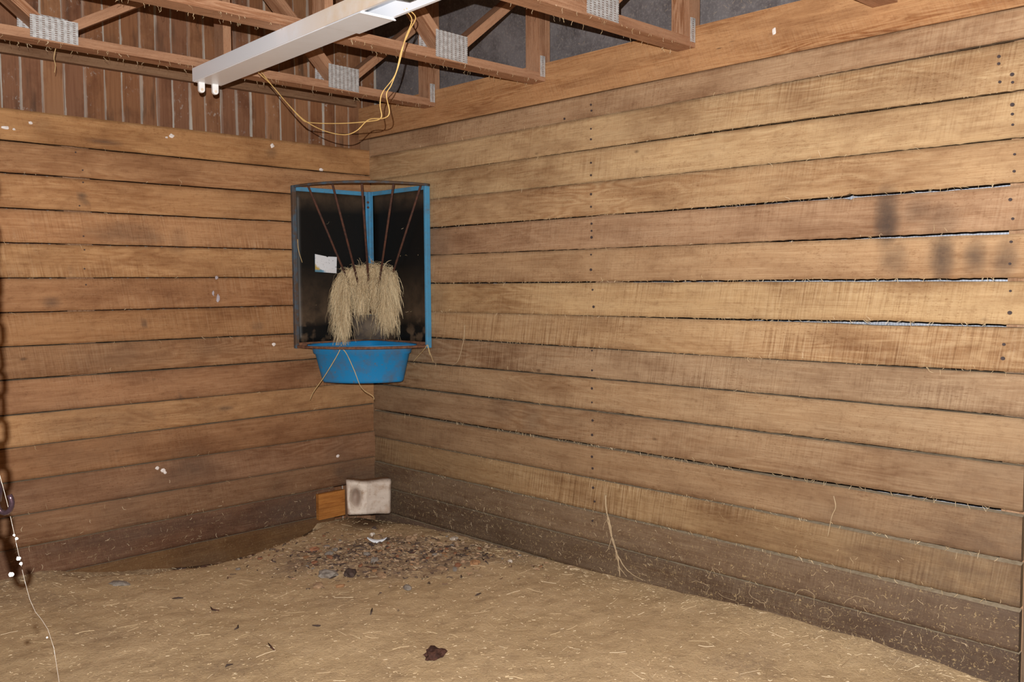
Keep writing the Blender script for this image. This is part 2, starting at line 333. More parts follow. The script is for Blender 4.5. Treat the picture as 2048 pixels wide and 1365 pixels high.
for x in X:
    for y in Y:
        b.v.append((float(x), float(y), floor_z(float(x), float(y))))
        p = Vector((x, y, 0)); q = p + Vector((0.55, 0.9, 0)); a_ = (q.x - q.y) / 1.414; c_ = (q.x + q.y) / 1.414
        d = math.hypot(a_ / 0.62, c_ / 0.33) + 0.5 * mn.noise(p * 5)
        v = max(0, min(1, (1.15 - d) * 2.2))
        d2 = -y / (0.3 + 0.15 * mn.noise(p * 3)); v = max(v, 0.55 * max(0, min(1, 1.2 - d2)) if x < -0.9 else 0)
        v = max(v, 0.45 * max(0, min(1, (mn.noise(p * 2.3 + Vector((5, 2, 0))) - 0.25) * 3)))
        lit.append(v)
        wv = 1.0 if (-y < 0.13 and 0.45 < -x < 1.3) else 0.0
        wv = max(wv, max(0, 1 - math.hypot(x + 0.22, y + 0.2) / 0.2) * 1.3); wet.append(min(1, wv))  # round dark patch: shadow around the salt block, painted into the floor colour
ny = len(Y)
for i in range(len(X) - 1):
    for j in range(ny - 1): b.face([i*ny+j, (i+1)*ny+j, (i+1)*ny+j+1, i*ny+j+1], None, smooth=True)
b.sc['litter'] = lit; b.sc['wet'] = wet
tag(b.build('floor', M['floor']), 'packed tan dirt floor strewn with chaff', kind='structure')

# ---------------------------------------------------------------- plank walls
R_Z = [(2.272, 2.277, 2.278), (2.167, 2.168, 2.174), (2.025, 2.021, 2.013), (1.876, 1.867, 1.862), (1.717, 1.715, 1.716), (1.566, 1.564, 1.563),
       (1.409, 1.411, 1.409), (1.25, 1.254, 1.258), (1.105, 1.100, 1.105), (0.957, 0.962, 0.962), (0.805, 0.808, 0.806), (0.644, 0.640, 0.644),
       (0.482, 0.487, 0.482), (0.328, 0.328, 0.326), (0.18, 0.184, 0.180), (0.03, 0.03, 0.03), (-0.12, -0.12, -0.12)]
R_U = (0.53, 2.46, 3.53)
R_GAP = [(0.003, 0.003, 0.003, 0.006), (0, 0, 0.002, 0.009), (0, 0.003, 0.007, 0.005), (0.001, 0.002, 0.003, 0.006), (0.008, 0.005, 0.008, 0.011), (0.003, 0.004, 0.003, 0.013),
         (0.007, 0.007, 0.008, 0.013), (0, 0.002, 0.008, 0.011), (0.009, 0.006, 0.003, 0.008), (0.007, 0.006, 0.005, 0.007), (0.010, 0.009, 0.010, 0.009), (0.013, 0.012, 0.012, 0.017),
         (0.005, 0.006, 0.008, 0.016), (0.008, 0.008, 0.011, 0.016), (0.008, 0.008, 0.008, 0.008), (0.004,) * 4, (0.0,) * 4]
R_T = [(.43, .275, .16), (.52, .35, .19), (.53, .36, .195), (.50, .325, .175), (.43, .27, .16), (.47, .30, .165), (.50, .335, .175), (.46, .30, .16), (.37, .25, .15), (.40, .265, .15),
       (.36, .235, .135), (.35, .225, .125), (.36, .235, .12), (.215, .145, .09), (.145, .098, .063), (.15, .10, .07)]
R_S = [0.5, 0.6, 0.5, 0.4, 0.5, 0.5, 1.0, 1.1, 0.9, 0.5, 0.3, 0.3, 1.3, 0.4, 0.3, 0.2]
L_Z = [(2.204, 2.204), (2.061, 2.054), (1.917, 1.913), (1.759, 1.758), (1.604, 1.602), (1.445, 1.447), (1.289, 1.29), (1.135, 1.13), (0.984, 0.979), (0.824, 0.818), (0.672, 0.681), (0.516, 0.512),
       (0.358, 0.355), (0.205, 0.215), (0.052, 0.058), (-0.10, -0.10)]
L_U = (2.02, 0.5)
L_GAP = [(0, 0), (.007, .006), (.007, .005), (.008, .006), (.007, .006), (.007, .004), (.006, .006), (.006, .006), (.008, .007), (.006, .001), (.004, .007), (.005, .002), (.006, .004), (.003, .003), (.004, .004), (0, 0)]
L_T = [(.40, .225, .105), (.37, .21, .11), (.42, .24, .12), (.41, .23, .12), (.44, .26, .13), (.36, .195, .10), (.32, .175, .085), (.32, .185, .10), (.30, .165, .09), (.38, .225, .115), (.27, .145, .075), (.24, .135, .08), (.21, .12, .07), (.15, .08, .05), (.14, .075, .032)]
L_S = [0.1, 0.2, 0.2, 1.0, 1.0, 0.8, 0.6, 0.7, 0.9, 0.5, 0.3, 0.3, 0.2, 0.2, 0.1]
STAIN = [(3.129, 1.63, 0.035, 0.085, 1.0), (3.156, 1.485, 0.04, 0.05, 0.55), (3.322, 1.49, 0.033, 0.06, 0.95), (3.31, 1.61, 0.05, 0.05, 0.4), (3.427, 1.485, 0.03, 0.045, 0.7), (3.522, 1.48, 0.03, 0.05, 0.65), (3.235, 1.65, 0.04, 0.03, 0.55),
         (0.64, 1.345, 0.07, 0.06, 0.25), (0.62, 1.63, 0.1, 0.09, 0.4), (1.35, 0.72, 0.05, 0.06, 0.3), (2.05, 0.2, 0.2, 0.05, 0.3), (1.13, 0.75, 0.08, 0.05, 0.3)]
STAIN_L = [(1.48, 1.66, 0.13, 0.045, 0.45), (1.35, 1.64, 0.07, 0.03, 0.5), (1.2, 1.63, 0.04, 0.05, 0.3), (1.66, 1.83, 0.02, 0.016, 0.9), (1.646, 1.80, 0.015, 0.012, 0.6), (1.386, 1.217, 0.012, 0.012, 1.0), (0.768, 1.181, 0.03, 0.02, 0.5), (1.21, 0.83, 0.013, 0.01, 0.9), (0.967, 0.747, 0.03, 0.01, 0.8),
           (1.815, 1.333, 0.03, 0.02, 0.7), (0.66, 2.13, 0.03, 0.02, 0.4), (1.55, 2.10, 0.06, 0.008, 0.7), (1.6, 0.75, 0.25, 0.06, 0.35), (1.5, 1.06, 0.2, 0.07, 0.3), (0.25, 0.30, 0.04, 0.03, 0.6), (0.55, 0.13, 0.25, 0.07, 0.75), (1.4, 0.17, 0.4, 0.03, 0.45), (1.82, 2.15, 0.03, 0.03, 0.2)]
def tabl(tab, u, x): return float(np.interp(x, u, tab))
def plank_wall(side, nplank, zf, gapf, tints, saws, u0, u1, u1_of=None, dirtf=None):
    b = MB(); b.sc = {'stain': [], 'saw': [], 'chaff': []}
    dustf = (lambda i: 0.06 if i < 8 else (0.22 if i < 12 else 0.4)) if side == 'right' else (lambda i: 0.0 if i < 7 else 0.3)
    stains = STAIN if side == 'right' else STAIN_L
    NV = 9; du = 0.014
    for i in range(nplank):
        off = random.uniform(0, 0.005) + (0.004 if i % 2 else 0)
        ua = u0 if not u1_of else u1_of.get(i, u0); n = int((u1 - ua) / du); vo = random.uniform(0, 50) + i * 3.1; uo = random.uniform(0, 40)
        jt, jb = random.uniform(0, 99), random.uniform(0, 99)
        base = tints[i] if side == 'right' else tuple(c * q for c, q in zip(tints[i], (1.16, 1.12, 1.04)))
        def P(u, z, d):  # d = depth behind the face
            return (d - off, -u, z) if side == 'right' else (-u, d - off, z)
        rows = []; us = [ua + (u1 - ua) * k / n for k in range(n + 1)]; cols = []
        for u in us:
            zt = zf(i, u) - gapf(i, u) * 0.5; zb = zf(i + 1, u) + gapf(i + 1, u) * 0.5
            zt += 0.0014 * mn.noise(Vector((u * 9, jt, 0))) + 0.0007 * mn.noise(Vector((u * 60, jt, 3)))
            zb += 0.0016 * mn.noise(Vector((u * 9, jb, 0))) + 0.0010 * mn.noise(Vector((u * 60, jb, 3))) - (0.0022 * max(0, mn.noise(Vector((u * 45, jb, 8)))) * 2 if side == 'right' else 0)
            col = []; cc = []
            for k in range(NV):
                t = k / (NV - 1); z = zb + (zt - zb) * t
                bow = 0.0016 * mn.noise(Vector((u * 1.5, i * 7.7, z * 3)))
                edge = 0.0012 if k in (0, NV - 1) else 0
                col.append(b.vert(P(u, z, bow + edge)))
                st = 0
                for (su, sz, ru, rz, s_) in stains:
                    d = math.hypot((u - su) / ru, (z - sz) / rz) + 0.25 * mn.noise(Vector((u * 25, z * 25, 1)))
                    if d < 1.6: st = max(st, s_ * max(0, 1 - (d / 1.6) ** 2))
                st = max(st, dirtf(u, z) if dirtf else 0)
                b.sc['stain'].append(st); b.sc['saw'].append(saws[i]); b.sc['chaff'].append((1 if side == 'right' else 0.35) * max(0, min(1, (0.62 - z) / 0.45)) * (0.35 + 0.65 * (z < 0.33)))
                tn = mn.noise(Vector((u * 0.9, i * 4.3, 2))) * 0.10
                cc.append(tuple(c * (1 + tn) for c in base))
            rows.append(col); cols.append(cc)
        def uvp(a, k): return (us[a] + uo, (b.v[rows[a][k]][2]) + vo)
        for a in range(n):
            for k in range(NV - 1):
                q = [(a, k), (a + 1, k), (a + 1, k + 1), (a, k + 1)]
                if side == 'right': q = q
                b.face([rows[x][y] for x, y in q], [uvp(x, y) for x, y in q], [cols[x][y] for x, y in q], 0, True)
        # top, bottom and back
        tb = []; bb = []
        for a, u in enumerate(us):
            for lst, k in ((tb, NV - 1), (bb, 0)):
                z = b.v[rows[a][k]][2] + (min(0.009, dustf(i) * gapf(i, u)) if k else 0); lst.append(b.vert(P(u, z, 0.026)))
                for kk, vv in (('stain', 0), ('saw', 0), ('chaff', 0)): b.sc[kk].append(vv)
        for a in range(n):
            b.face([rows[a][NV-1], rows[a+1][NV-1], tb[a+1], tb[a]], None, (.3, .22, .15), 1)
            b.face([rows[a+1][0], rows[a][0], bb[a], bb[a+1]], [(us[a+1], vo), (us[a], vo), (us[a], vo + .02), (us[a+1], vo + .02)], tuple(c * 0.8 for c in base), 0)
            b.face([tb[a], tb[a+1], bb[a+1], bb[a]], [(us[a], vo), (us[a+1], vo), (us[a+1], vo + .1), (us[a], vo + .1)], base, 0)
        for a in (0, n):
            b.face([rows[a][0], rows[a][NV-1], tb[a], bb[a]] if a else [rows[a][NV-1], rows[a][0], bb[a], tb[a]], [(0, 0), (.1, 0), (.1, .02), (0, .02)], base, 0)
    return b
rzf = lambda i, u: tabl(R_Z[i], R_U, u)
rgf = lambda i, u: tabl(R_GAP[i], (0.5, 1.75, 2.5, 3.5), u) + (0.010 * math.exp(-((u - 3.12) / 0.16) ** 2) if i == 7 else 0) + (0.016 * math.exp(-((u - 2.99) / 0.012) ** 2) if i == 4 else 0)
lzf = lambda i, u: tabl(L_Z[i][::-1], L_U[::-1], u)
lgf = lambda i, u: tabl(L_GAP[i][::-1], L_U[::-1], u)
def dirt_r(u, z):
    n_ = mn.noise(Vector((u * 3, z * 5, 9))) * 0.3
    return max(0, min(0.6, (u - 2.75) * 0.5 * max(0, min(1, (1.25 - z) * 1.4)) + n_ * 0.4 * (z < 1.2) + 0.0)) + max(0, 0.35 - u * 0.4) * (z < 1.1) + 0.34 * max(0, min(1, (u - 2.0) / 1.2)) * max(0, min(1, (0.75 - z) * 2.5)) + 0.25 * max(0, 1 - abs(u - 0.75) / 0.5) * max(0, 1 - z / 1.0)
def dirt_l(u, z):
    n_ = mn.noise(Vector((u * 3, z * 6, 19)))
    return max(0, n_) * 0.45 * (z < 1.15) + 0.2 * max(0, n_ + 0.2) * (z < 0.5)
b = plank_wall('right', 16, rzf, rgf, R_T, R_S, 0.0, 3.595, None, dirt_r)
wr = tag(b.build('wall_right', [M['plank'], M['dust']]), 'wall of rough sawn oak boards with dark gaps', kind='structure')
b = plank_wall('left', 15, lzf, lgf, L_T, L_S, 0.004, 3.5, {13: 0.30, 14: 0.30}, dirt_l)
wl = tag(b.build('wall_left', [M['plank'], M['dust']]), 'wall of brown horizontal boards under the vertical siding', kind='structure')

def beam_box(b, a, c, tint, saw=0.3, M_=None, along=None, uoff=None, stain=0.0):
    n0 = len(b.v); b.box(a, c, tint, 0, M_, along, random.uniform(0, 30) if uoff is None else uoff)
    for k in ('stain', 'saw', 'chaff'): b.sc.setdefault(k, [])
    k = len(b.v) - n0; b.sc['stain'] += [stain] * k; b.sc['saw'] += [saw] * k; b.sc['chaff'] += [0] * k
def one_beam(name, a, c, tint, parent=None, saw=0.3, M_=None, along=None, stain=0.0):
    b = MB(); beam_box(b, a, c, tint, saw, M_, along, None, stain); return b.build(name, M['beam'], parent)
# header over the right wall, runs past the corner to the outer siding
tag(one_beam('trim_1', (0.004, -4.6, 2.2795), (0.042, 0.118, 2.467), (.50, .27, .125), saw=0.9), 'orange pine header board above the right wall', kind='structure')
tag(one_beam('trim_2', (-3.6, 0.118, 2.477), (-0.006, 0.1575, 2.60), (.26, .15, .085), saw=0.3), 'brown girt board across the upper siding', kind='structure')
tag(one_beam('trim_3', (-0.012, -4.6, -0.1), (0.03, -3.607, 2.279), (.20, .14, .09), saw=0.3, stain=0.3), 'dark jamb at the end of the right wall', kind='structure')
# posts behind the planks
b = MB()
for y0, y1 in ((-1.865, -1.745), (-3.66, -3.52), (0.03, 0.14)): beam_box(b, (0.028, y0, -0.15), (0.16, y1, 2.278), (.44, .27, .16))
tag(b.build('trim_4', M['beam']), 'posts behind the right wall boards', kind='structure')
b = MB()
for x0, x1 in ((-1.735, -1.612), (-3.5, -3.38), (-0.12, -0.02)): beam_box(b, (x0, 0.028, -0.15), (x1, 0.155, 2.19), (.38, .22, .13))
tag(b.build('trim_5', M['beam']), 'posts behind the left wall boards', kind='structure')
# outer vertical siding behind the left wall
b = MB(); b.sc = {'joint': []}; x = -3.7; nb = 0
while x < 0.168:
    wd = random.uniform(0.082, 0.10); x1 = min(0.17, x + wd); vo = random.uniform(0, 60)
    t = random.choice([(.27, .125, .06), (.25, .11, .05), (.31, .15, .072), (.26, .118, .054), (.23, .105, .055)])
    jw = random.choice([0.006, 0.010, 0.016]); cs = [x + 0.002, x + jw, (x + x1) / 2, x1 - 0.008, x1 - 0.002]; js = [1, 0.35, 0, 0.2, 0.7]
    if x1 - x < 0.03: x = x1; continue
    i0 = len(b.v)
    for c_, j_ in zip(cs, js):
        for z_ in (-0.1, 1.6, 3.4): b.vert((c_, 0.158 + (0.003 if j_ == 1 else 0), z_)); b.sc['joint'].append(j_)
    for a in range(4):
        for q in range(2):
            id_ = [i0 + a*3 + q, i0 + (a+1)*3 + q, i0 + (a+1)*3 + q + 1, i0 + a*3 + q + 1]
            b.face(id_, [(b.v[k][0] + vo, b.v[k][2] + vo * 3) for k in id_], t)
    x = x1
i0 = len(b.v)
for q in ((-3.7, 0.1625, -0.1), (0.17, 0.1625, -0.1), (0.17, 0.1625, 3.4), (-3.7, 0.1625, 3.4)): b.vert(q); b.sc['joint'].append(1)
b.face([i0, i0+1, i0+2, i0+3], [(0, 0), (3, 0), (3, 3), (0, 3)], (.2, .1, .06))
tag(b.build('wall_back', M['siding']), 'vertical brown siding boards streaked with white', kind='structure')
# outer right wall: ribbed metal low, grey sheathing above
b = MB(); b.box((0.172, -4.6, -0.15), (0.18, 0.165, 2.44)); tag(b.build('wall_right_outer', M['tin']), 'ribbed metal siding seen through the board gaps', kind='structure')
b = MB(); b.box((0.17, -4.6, 2.445), (0.19, 0.165, 3.5)); tag(b.build('wall_right_upper', M['tar']), 'dark grey sheathing above the header board', kind='structure')
b = MB(); zc = lambda x: 3.12 + 0.28 * (0.17 - x)
for x_ in (0.19, -4.8):
    for y_ in (-5.4, 0.17):
        for dz in (0, 0.03): b.vert((x_, y_, zc(x_) + dz))
for q in ((0, 2, 6, 4), (1, 5, 7, 3), (0, 1, 3, 2), (4, 6, 7, 5), (0, 4, 5, 1), (2, 3, 7, 6)): b.face(q)
tag(b.build('ceiling', M['ceil']), 'dark plank roof deck sloping up from the right wall', kind='structure')

b = MB(); b.box((-4.7, -5.5, -0.1), (-4.66, 0.16, 3.6)); tag(b.build('wall_side', M['dark_wood']), 'plain board wall behind the viewer on the stall side', kind='structure')
b = MB(); b.box((-4.66, -5.5, -0.1), (0.19, -5.46, 3.6)); tag(b.build('wall_front', M['dark_wood']), 'plain board wall behind the viewer', kind='structure')
# nails in the wall boards
NR = [(-1.747, 2.224), (-1.75, 2.197), (-1.747, 2.115), (-1.747, 2.067), (-1.747, 1.96), (-1.747, 1.903), (-1.747, 1.816), (-1.747, 1.758), (-1.75, 1.68), (-1.75, 1.647), (-1.75, 1.617), (-1.747, 1.537), (-1.746, 1.467), (-1.756, 1.374), (-1.762, 1.295), (-1.752, 1.09), (-1.752, 0.997), (-1.752, 0.912), (-1.752, 0.846), (-1.755, 0.761), (-1.752, 0.692), (-1.751, 0.588), (-1.755, 0.533), (-1.758, 0.441), (-1.767, 0.377), (-1.754, 0.282), (-1.582, 2.182), (-3.486, 2.13), (-3.486, 2.107), (-3.491, 2.048), (-3.527, 2.066), (-3.529, 2.041), (-3.53, 1.97), (-3.531, 1.94), (-3.533, 1.906), (-3.541, 1.811), (-3.541, 1.757), (-3.532, 1.667), (-3.541, 1.605), (-3.538, 1.531), (-3.536, 1.46), (-3.54, 1.372), (-3.54, 1.301), (-3.525, 1.197), (-3.523, 1.151)]
NL = [(-1.655, 1.954), (-1.655, 1.897), (-1.675, 1.786), (-1.662, 1.643), (-1.66, 1.579), (-1.663, 1.489), (-1.659, 1.413), (-1.684, 2.035)]
b = MB(); b.tube([(-0.006, 0, 0), (-0.009, 0, 0)], 0.0048, 10); nail0 = b.build('nail_head', M['nail'], wr); used = False
for y, z in NR:
    o = nail0 if not used else nail0.copy()
    if used: sc.collection.objects.link(o); o.parent = wr
    used = True; o.location = (0, y, z); s_ = random.uniform(0.8, 1.35); o.scale = (1, s_ * 1.1, s_)
for x, z in NL:
    o = nail0.copy(); sc.collection.objects.link(o); o.parent = wl; o.location = (x, 0, z); o.rotation_euler = (0, 0, math.pi/2); o.scale = (1, .75, .75)

# ---------------------------------------------------------------- trusses
def oriented(p, q, wx, wy, tint, name, parent, extra=0.0):
    """a stick from p to q (in the truss plane), wx thick in the plane, wy deep along y"""
    p = Vector(p); q = Vector(q); d = (q - p); L = d.length; ang = math.atan2(d.z, d.x)
    Mx = Matrix.Translation(p) @ Matrix.Rotation(-ang, 4, 'Y')
    return one_beam(name, (-extra, 0, -wx/2), (L + extra, wy, wx/2), tint, parent, 0.2, Mx, 0)
TW = (.44, .245, .145)
def plate(parent, x0, x1, z0, z1, skew=0.0):
    b = MB(); Mx = Matrix.Translation(((x0 + x1)/2, 0, (z0 + z1)/2)) @ Matrix.Rotation(skew, 4, 'Y')
    b.box((-(x1-x0)/2, -0.0025, -(z1-z0)/2), ((x1-x0)/2, 0.0, (z1-z0)/2), (.4, .4, .4), 0, Mx)
    i0 = len(b.f) - 6
    for f in range(i0, len(b.f)):
        b.uv[f] = [(b.v[k][0], b.v[k][2]) for k in b.f[f]]
    return b.build('connector_plate', M['plate'], parent)
def truss(y, label):
    t = empty('roof_truss', (0, y, 2.378), label, 'roof truss', 'roof trusses across the stall')
    one_beam('bottom_chord', (-4.4, 0, 0), (0.0, 0.089, 0.038), TW, t, 0.2)
    zt = lambda x: 3.055 - 2.378 + 0.28 * (0.17 - x)
    oriented((-4.4, 0, zt(-4.4)), (0.16, 0, zt(0.16)), 0.038, 0.089, TW, 'top_chord', t)
    one_beam('heel_post', (-0.042, 0, 0.0385), (0.0, 0.089, zt(0) - 0.02), TW, t, 0.2)
    one_beam('heel_block', (0.0, 0.002, 0.0895), (0.036, 0.087, zt(0.03) - 0.02), TW, t, 0.2)
    for x in (-1.215, -2.6, -3.9): one_beam('upright', (x - 0.019, 0.001, 0.0385), (x + 0.019, 0.088, zt(x) - 0.02), TW, t, 0.2)
    k = 0
    for px in (-0.585, -1.95, -3.25):
        h = zt(px); 
        sr = 0.80 if k == 0 else 0.58; sl = 1.0 if k == 0 else 0.8
        xr = (h - 0.06) / (sr + 0.28); xl = (h - 0.06) / (sl - 0.28) if sl > 0.5 else 0.6
        xr = min(xr, abs(px) - 0.03 if k == 0 else 0.6)
        oriented((px + 0.03, 0.0005, 0.055), (px + 0.03 + xr, 0.0005, 0.055 + sr * xr), 0.038, 0.088, TW, 'diagonal_web', t)
        oriented((px - 0.03, 0.0005, 0.055), (px - 0.03 - min(xl, 0.6), 0.0005, 0.055 + sl * min(xl, 0.6)), 0.038, 0.088, TW, 'diagonal_web', t)
        plate(t, px - 0.095, px + 0.085, 0.006, 0.122 if k == 0 else 0.095, 0.02)
        pb = plate(t, px - 0.115, px + 0.075, 0.012, 0.125, 0.02); pb.location = (0, 0.0915, 0)
        k += 1
    plate(t, -0.034, -0.002, 0.02, 0.118)
    return t
truss(-0.615, 'flat wooden roof truss above the hay feeder, behind the other trusses')
truss(-1.45, 'flat wooden roof truss crossed by the middle of the white light fixture')
truss(-2.31, 'flat wooden roof truss whose end rests highest up the header board in view')
truss(-3.15, 'wooden roof truss nearly all above the picture, only its heel end showing')

# ---------------------------------------------------------------- light fixture
F = empty('fluorescent_fixture', (-1.362, -0.565, 2.378), 'long white fluorescent strip light without tubes under the trusses', 'light fixture', rot=(0, 0, -0.045))
W, H, LN = 0.135, 0.058, 2.46
def fx(name, boxes, mat, bevel=0.0):
    b = MB()
    for a, c in boxes: b.box((a[0], -c[1], a[2]), (c[0], -a[1], c[2]))
    o = b.build(name, mat, F)
    if bevel: bev(o, bevel)
    return o
fx('housing', [((0, 0, -H), (0.0015, LN, 0)), ((W - 0.0015, 0, -H), (W, LN, 0)), ((0.0015, 0, -0.0015), (W - 0.0015, LN, 0)), ((0.0015, 0, -H), (W - 0.0015, 0.0015, -0.0015)), ((0.0015, LN - 0.0015, -H), (W - 0.0015, LN, -0.0015)),
    ((0.0015, 0.0015, -H), (0.012, LN - 0.0015, -H + 0.0012)), ((W - 0.012, 0.0015, -H), (W - 0.0015, LN - 0.0015, -H + 0.0012))], M['side'])
fx('cover_panel', [((0.004, 0.004, -H - 0.0025), (W - 0.004, 1.40, -H - 0.0002)), ((-0.002, 1.17, -H - 0.006), (W + 0.002, 1.40, -H - 0.0028)), ((-0.003, 1.395, -H - 0.009), (W + 0.003, 1.402, -H - 0.0062))], M['white'])
fx('ballast', [((0.022, 1.56, -H + 0.006), (0.085, 1.82, -0.004))], M['ballast'], 0.004)
for sx in (0.034, 0.098):
    for yy, nm in ((0.006, 'far'), (LN - 0.03, 'near')):
        b = MB(); prof = [(-0.014, 0), (-0.014, -0.034)] + [(-0.014 * math.cos(math.pi * k / 8), -0.034 - 0.014 * math.sin(math.pi * k / 8)) for k in range(1, 8)] + [(0.014, -0.034), (0.014, 0)]
        f0 = [b.vert((sx + px, -yy, -H + pz)) for px, pz in prof]; f1 = [b.vert((sx + px, -yy - 0.016, -H + pz)) for px, pz in prof]; n = len(prof)
        b.face(f0[::-1]); b.face(f1)
        for k in range(n): b.face([f0[k], f0[(k+1) % n], f1[(k+1) % n], f1[k]])
        s_ = b.build('lamp_holder', M['socket'], F); bev(s_, 0.002)
        b = MB(); b.tube([(sx, -yy - 0.0155, -H - 0.034), (sx, -yy - 0.0185, -H - 0.034)], 0.006, 12); b.build('pin_slot', M['white_dirty'], s_)
# cables drooping from the fixture
def smooth(pts, n=8):
    pts = [Vector(p) for p in pts]; out = []
    for i in range(len(pts) - 1):
        p0 = pts[max(i-1, 0)]; p1 = pts[i]; p2 = pts[i+1]; p3 = pts[min(i+2, len(pts)-1)]
        for k in range(n):
            t = k / n; out.append(0.5 * ((2*p1) + (p2-p0)*t + (2*p0-5*p1+4*p2-p3)*t*t + (3*p1-p0-3*p2+p3)*t**3))
    out.append(pts[-1]); return out
W1 = [(-1.297, -2.045, 2.335), (-1.25, -2.033, 2.318), (-1.235, -1.982, 2.288), (-1.235, -1.933, 2.229), (-1.235, -1.893, 2.149), (-1.235, -1.817, 2.099), (-1.235, -1.801, 2.057), (-1.235, -1.805, 2.01), (-1.235, -1.721, 2.008), (-1.235, -1.541, 2.024), (-1.235, -1.328, 2.055), (-1.235, -1.254, 2.085), (-1.235, -1.101, 2.198), (-1.235, -0.949, 2.318)]
W2 = [(-1.296, -2.03, 2.335), (-1.252, -2.015, 2.312), (-1.24, -1.959, 2.258), (-1.24, -1.923, 2.179), (-1.24, -1.877, 2.116), (-1.24, -1.847, 2.086), (-1.24, -1.863, 2.022), (-1.24, -1.83, 2.005), (-1.24, -1.737, 2.012), (-1.24, -1.656, 1.981), (-1.24, -1.573, 1.977), (-1.24, -1.436, 2.009), (-1.24, -1.291, 2.07), (-1.24, -1.16, 2.158), (-1.24, -1.042, 2.248), (-1.24, -0.932, 2.318)]
for pts, lab in ((W1, 'thin tan electric cable hanging in the shallower loop under the light fixture'), (W2, 'thin tan electric cable hanging in the deeper loop under the light fixture')):
    b = MB(); b.tube(smooth(pts), 0.0018, 8); tag(b.build('electric_cable', M['wire']), lab, 'cable', 'cables hanging under the light fixture')

# ---------------------------------------------------------------- corner hay feeder
FD = empty('corner_hay_feeder', (0, 0, 1.06), 'black and blue corner hay rack with rusty bars, bolted in the wall corner', 'hay feeder')
ZB, ZT = 0.0, 0.893
def part(fn, name, mat, parent=None, bevel=0):
    b = MB(); fn(b); o = b.build(name, mat, parent or FD)
    if bevel: bev(o, bevel)
    return o
def panel(b, left):
    L = 0.515 if left else 0.55; nu, nv = 16, 20; g = []
    for i in range(nu + 1):
        for j in range(nv + 1):
            u = i / nu; v = j / nv; bulge = 0.007 * math.sin(math.pi * u) * math.sin(math.pi * v)
            d = -0.012 + bulge; a = -0.03 - (L - 0.03) * u; z = ZB + 0.01 + (ZT - 0.03) * v
            g.append(b.vert((a, d, z) if left else (d, a, z)))
    for i in range(nu):
        for j in range(nv):
            q = [i*(nv+1)+j, (i+1)*(nv+1)+j, (i+1)*(nv+1)+j+1, i*(nv+1)+j+1]
            uv = [(0.53 * (k // (nv+1)) / nu + (5 if not left else 0), 0.89 * (k % (nv+1)) / nv) for k in q]
            b.face(q, uv, smooth=True)
o = part(lambda b: panel(b, True), 'back_panel', M['black']); so = o.modifiers.new('s', 'SOLIDIFY'); so.thickness = 0.003; so.offset = 0
pr = part(lambda b: panel(b, False), 'back_panel', M['black']); so = pr.modifiers.new('s', 'SOLIDIFY'); so.thickness = 0.003; so.offset = 0
part(lambda b: b.box((-0.062, -0.034, ZB + 0.02), (-0.008, -0.030, ZT)) or b.box((-0.034, -0.064, ZB + 0.02), (-0.030, -0.008, ZT)) or b.box((-0.05, -0.05, 0.02), (-0.034, -0.034, ZT)), 'corner_post', M['blue'], None, 0.003)
part(lambda b: b.box((-0.53, -0.030, ZT - 0.024), (-0.045, -0.016, ZT)), 'top_rail', M['blue'], None, 0.002)
part(lambda b: b.box((-0.030, -0.56, ZT - 0.024), (-0.016, -0.045, ZT)), 'top_rail', M['blue'], None, 0.002)
part(lambda b: b.box((-0.548, -0.03, ZB - 0.012), (-0.524, -0.006, ZT + 0.006)), 'end_rail', M['rust_blue'], None, 0.003)
part(lambda b: (b.box((-0.040, -0.569, ZB - 0.012), (-0.006, -0.552, ZT + 0.006))), 'end_rail', M['blue'], None, 0.003)
part(lambda b: b.box((-0.53, -0.03, ZB - 0.012), (-0.04, -0.010, ZB + 0.02)), 'bottom_rail', M['rustb'], None, 0.002)
part(lambda b: b.box((-0.03, -0.56, ZB - 0.012), (-0.010, -0.04, ZB + 0.02)), 'bottom_rail', M['rustb'], None, 0.002)
def arc(rx, ry, z, a0=0, a1=90, n=32, lift=0.0): return [(-rx * math.cos(math.radians(a0 + (a1-a0)*k/n)), -ry * math.sin(math.radians(a0 + (a1-a0)*k/n)), z + lift * math.sin(math.pi*k/n)) for k in range(n + 1)]
part(lambda b: b.tube(arc(0.535, 0.568, ZT, 1, 89, 32, 0.006), 0.0075, 10), 'top_hoop', M['rust_blue'])
part(lambda b: b.tube(arc(0.535, 0.56, ZB - 0.002, 1, 89), 0.008, 10), 'bottom_hoop', M['rustb'])
part(lambda b: b.tube(arc(0.10, 0.10, 0.18, 0, 90, 12), 0.006, 8), 'basket_hoop', M['rust'])
for ang, bang in ((14.5, 12), (31, 31), (48, 48), (66, 63), (83, 82)):
    pt = Vector((-0.535 * math.cos(math.radians(ang)), -0.568 * math.sin(math.radians(ang)), ZT - 0.004)); pbm = Vector((-0.10 * math.cos(math.radians(bang)), -0.10 * math.sin(math.radians(bang)), 0.18))
    part(lambda b, pt=pt, pbm=pbm: b.tube([pt, pt.lerp(pbm, 0.5), pbm], 0.0065, 8), 'hay_bar', M['rust'])
def guard(b):
    pts = arc(0.15, 0.15, 0, -5, 95, 16); g = []
    for (x, y, z) in pts: g.append((b.vert((x, y, 0.02)), b.vert((x, y, 0.165))))
    for a, c in zip(g, g[1:]): b.face([a[0], c[0], c[1], a[1]], [(0, 0)] * 4, smooth=True)
gd = part(guard, 'corner_guard', simple('dirty_guard_steel', (0.085, 0.065, 0.055), (0.15, 0.11, 0.075), 16, 0.42, 0.6, 0.7)); so = gd.modifiers.new('s', 'SOLIDIFY'); so.thickness = 0.003
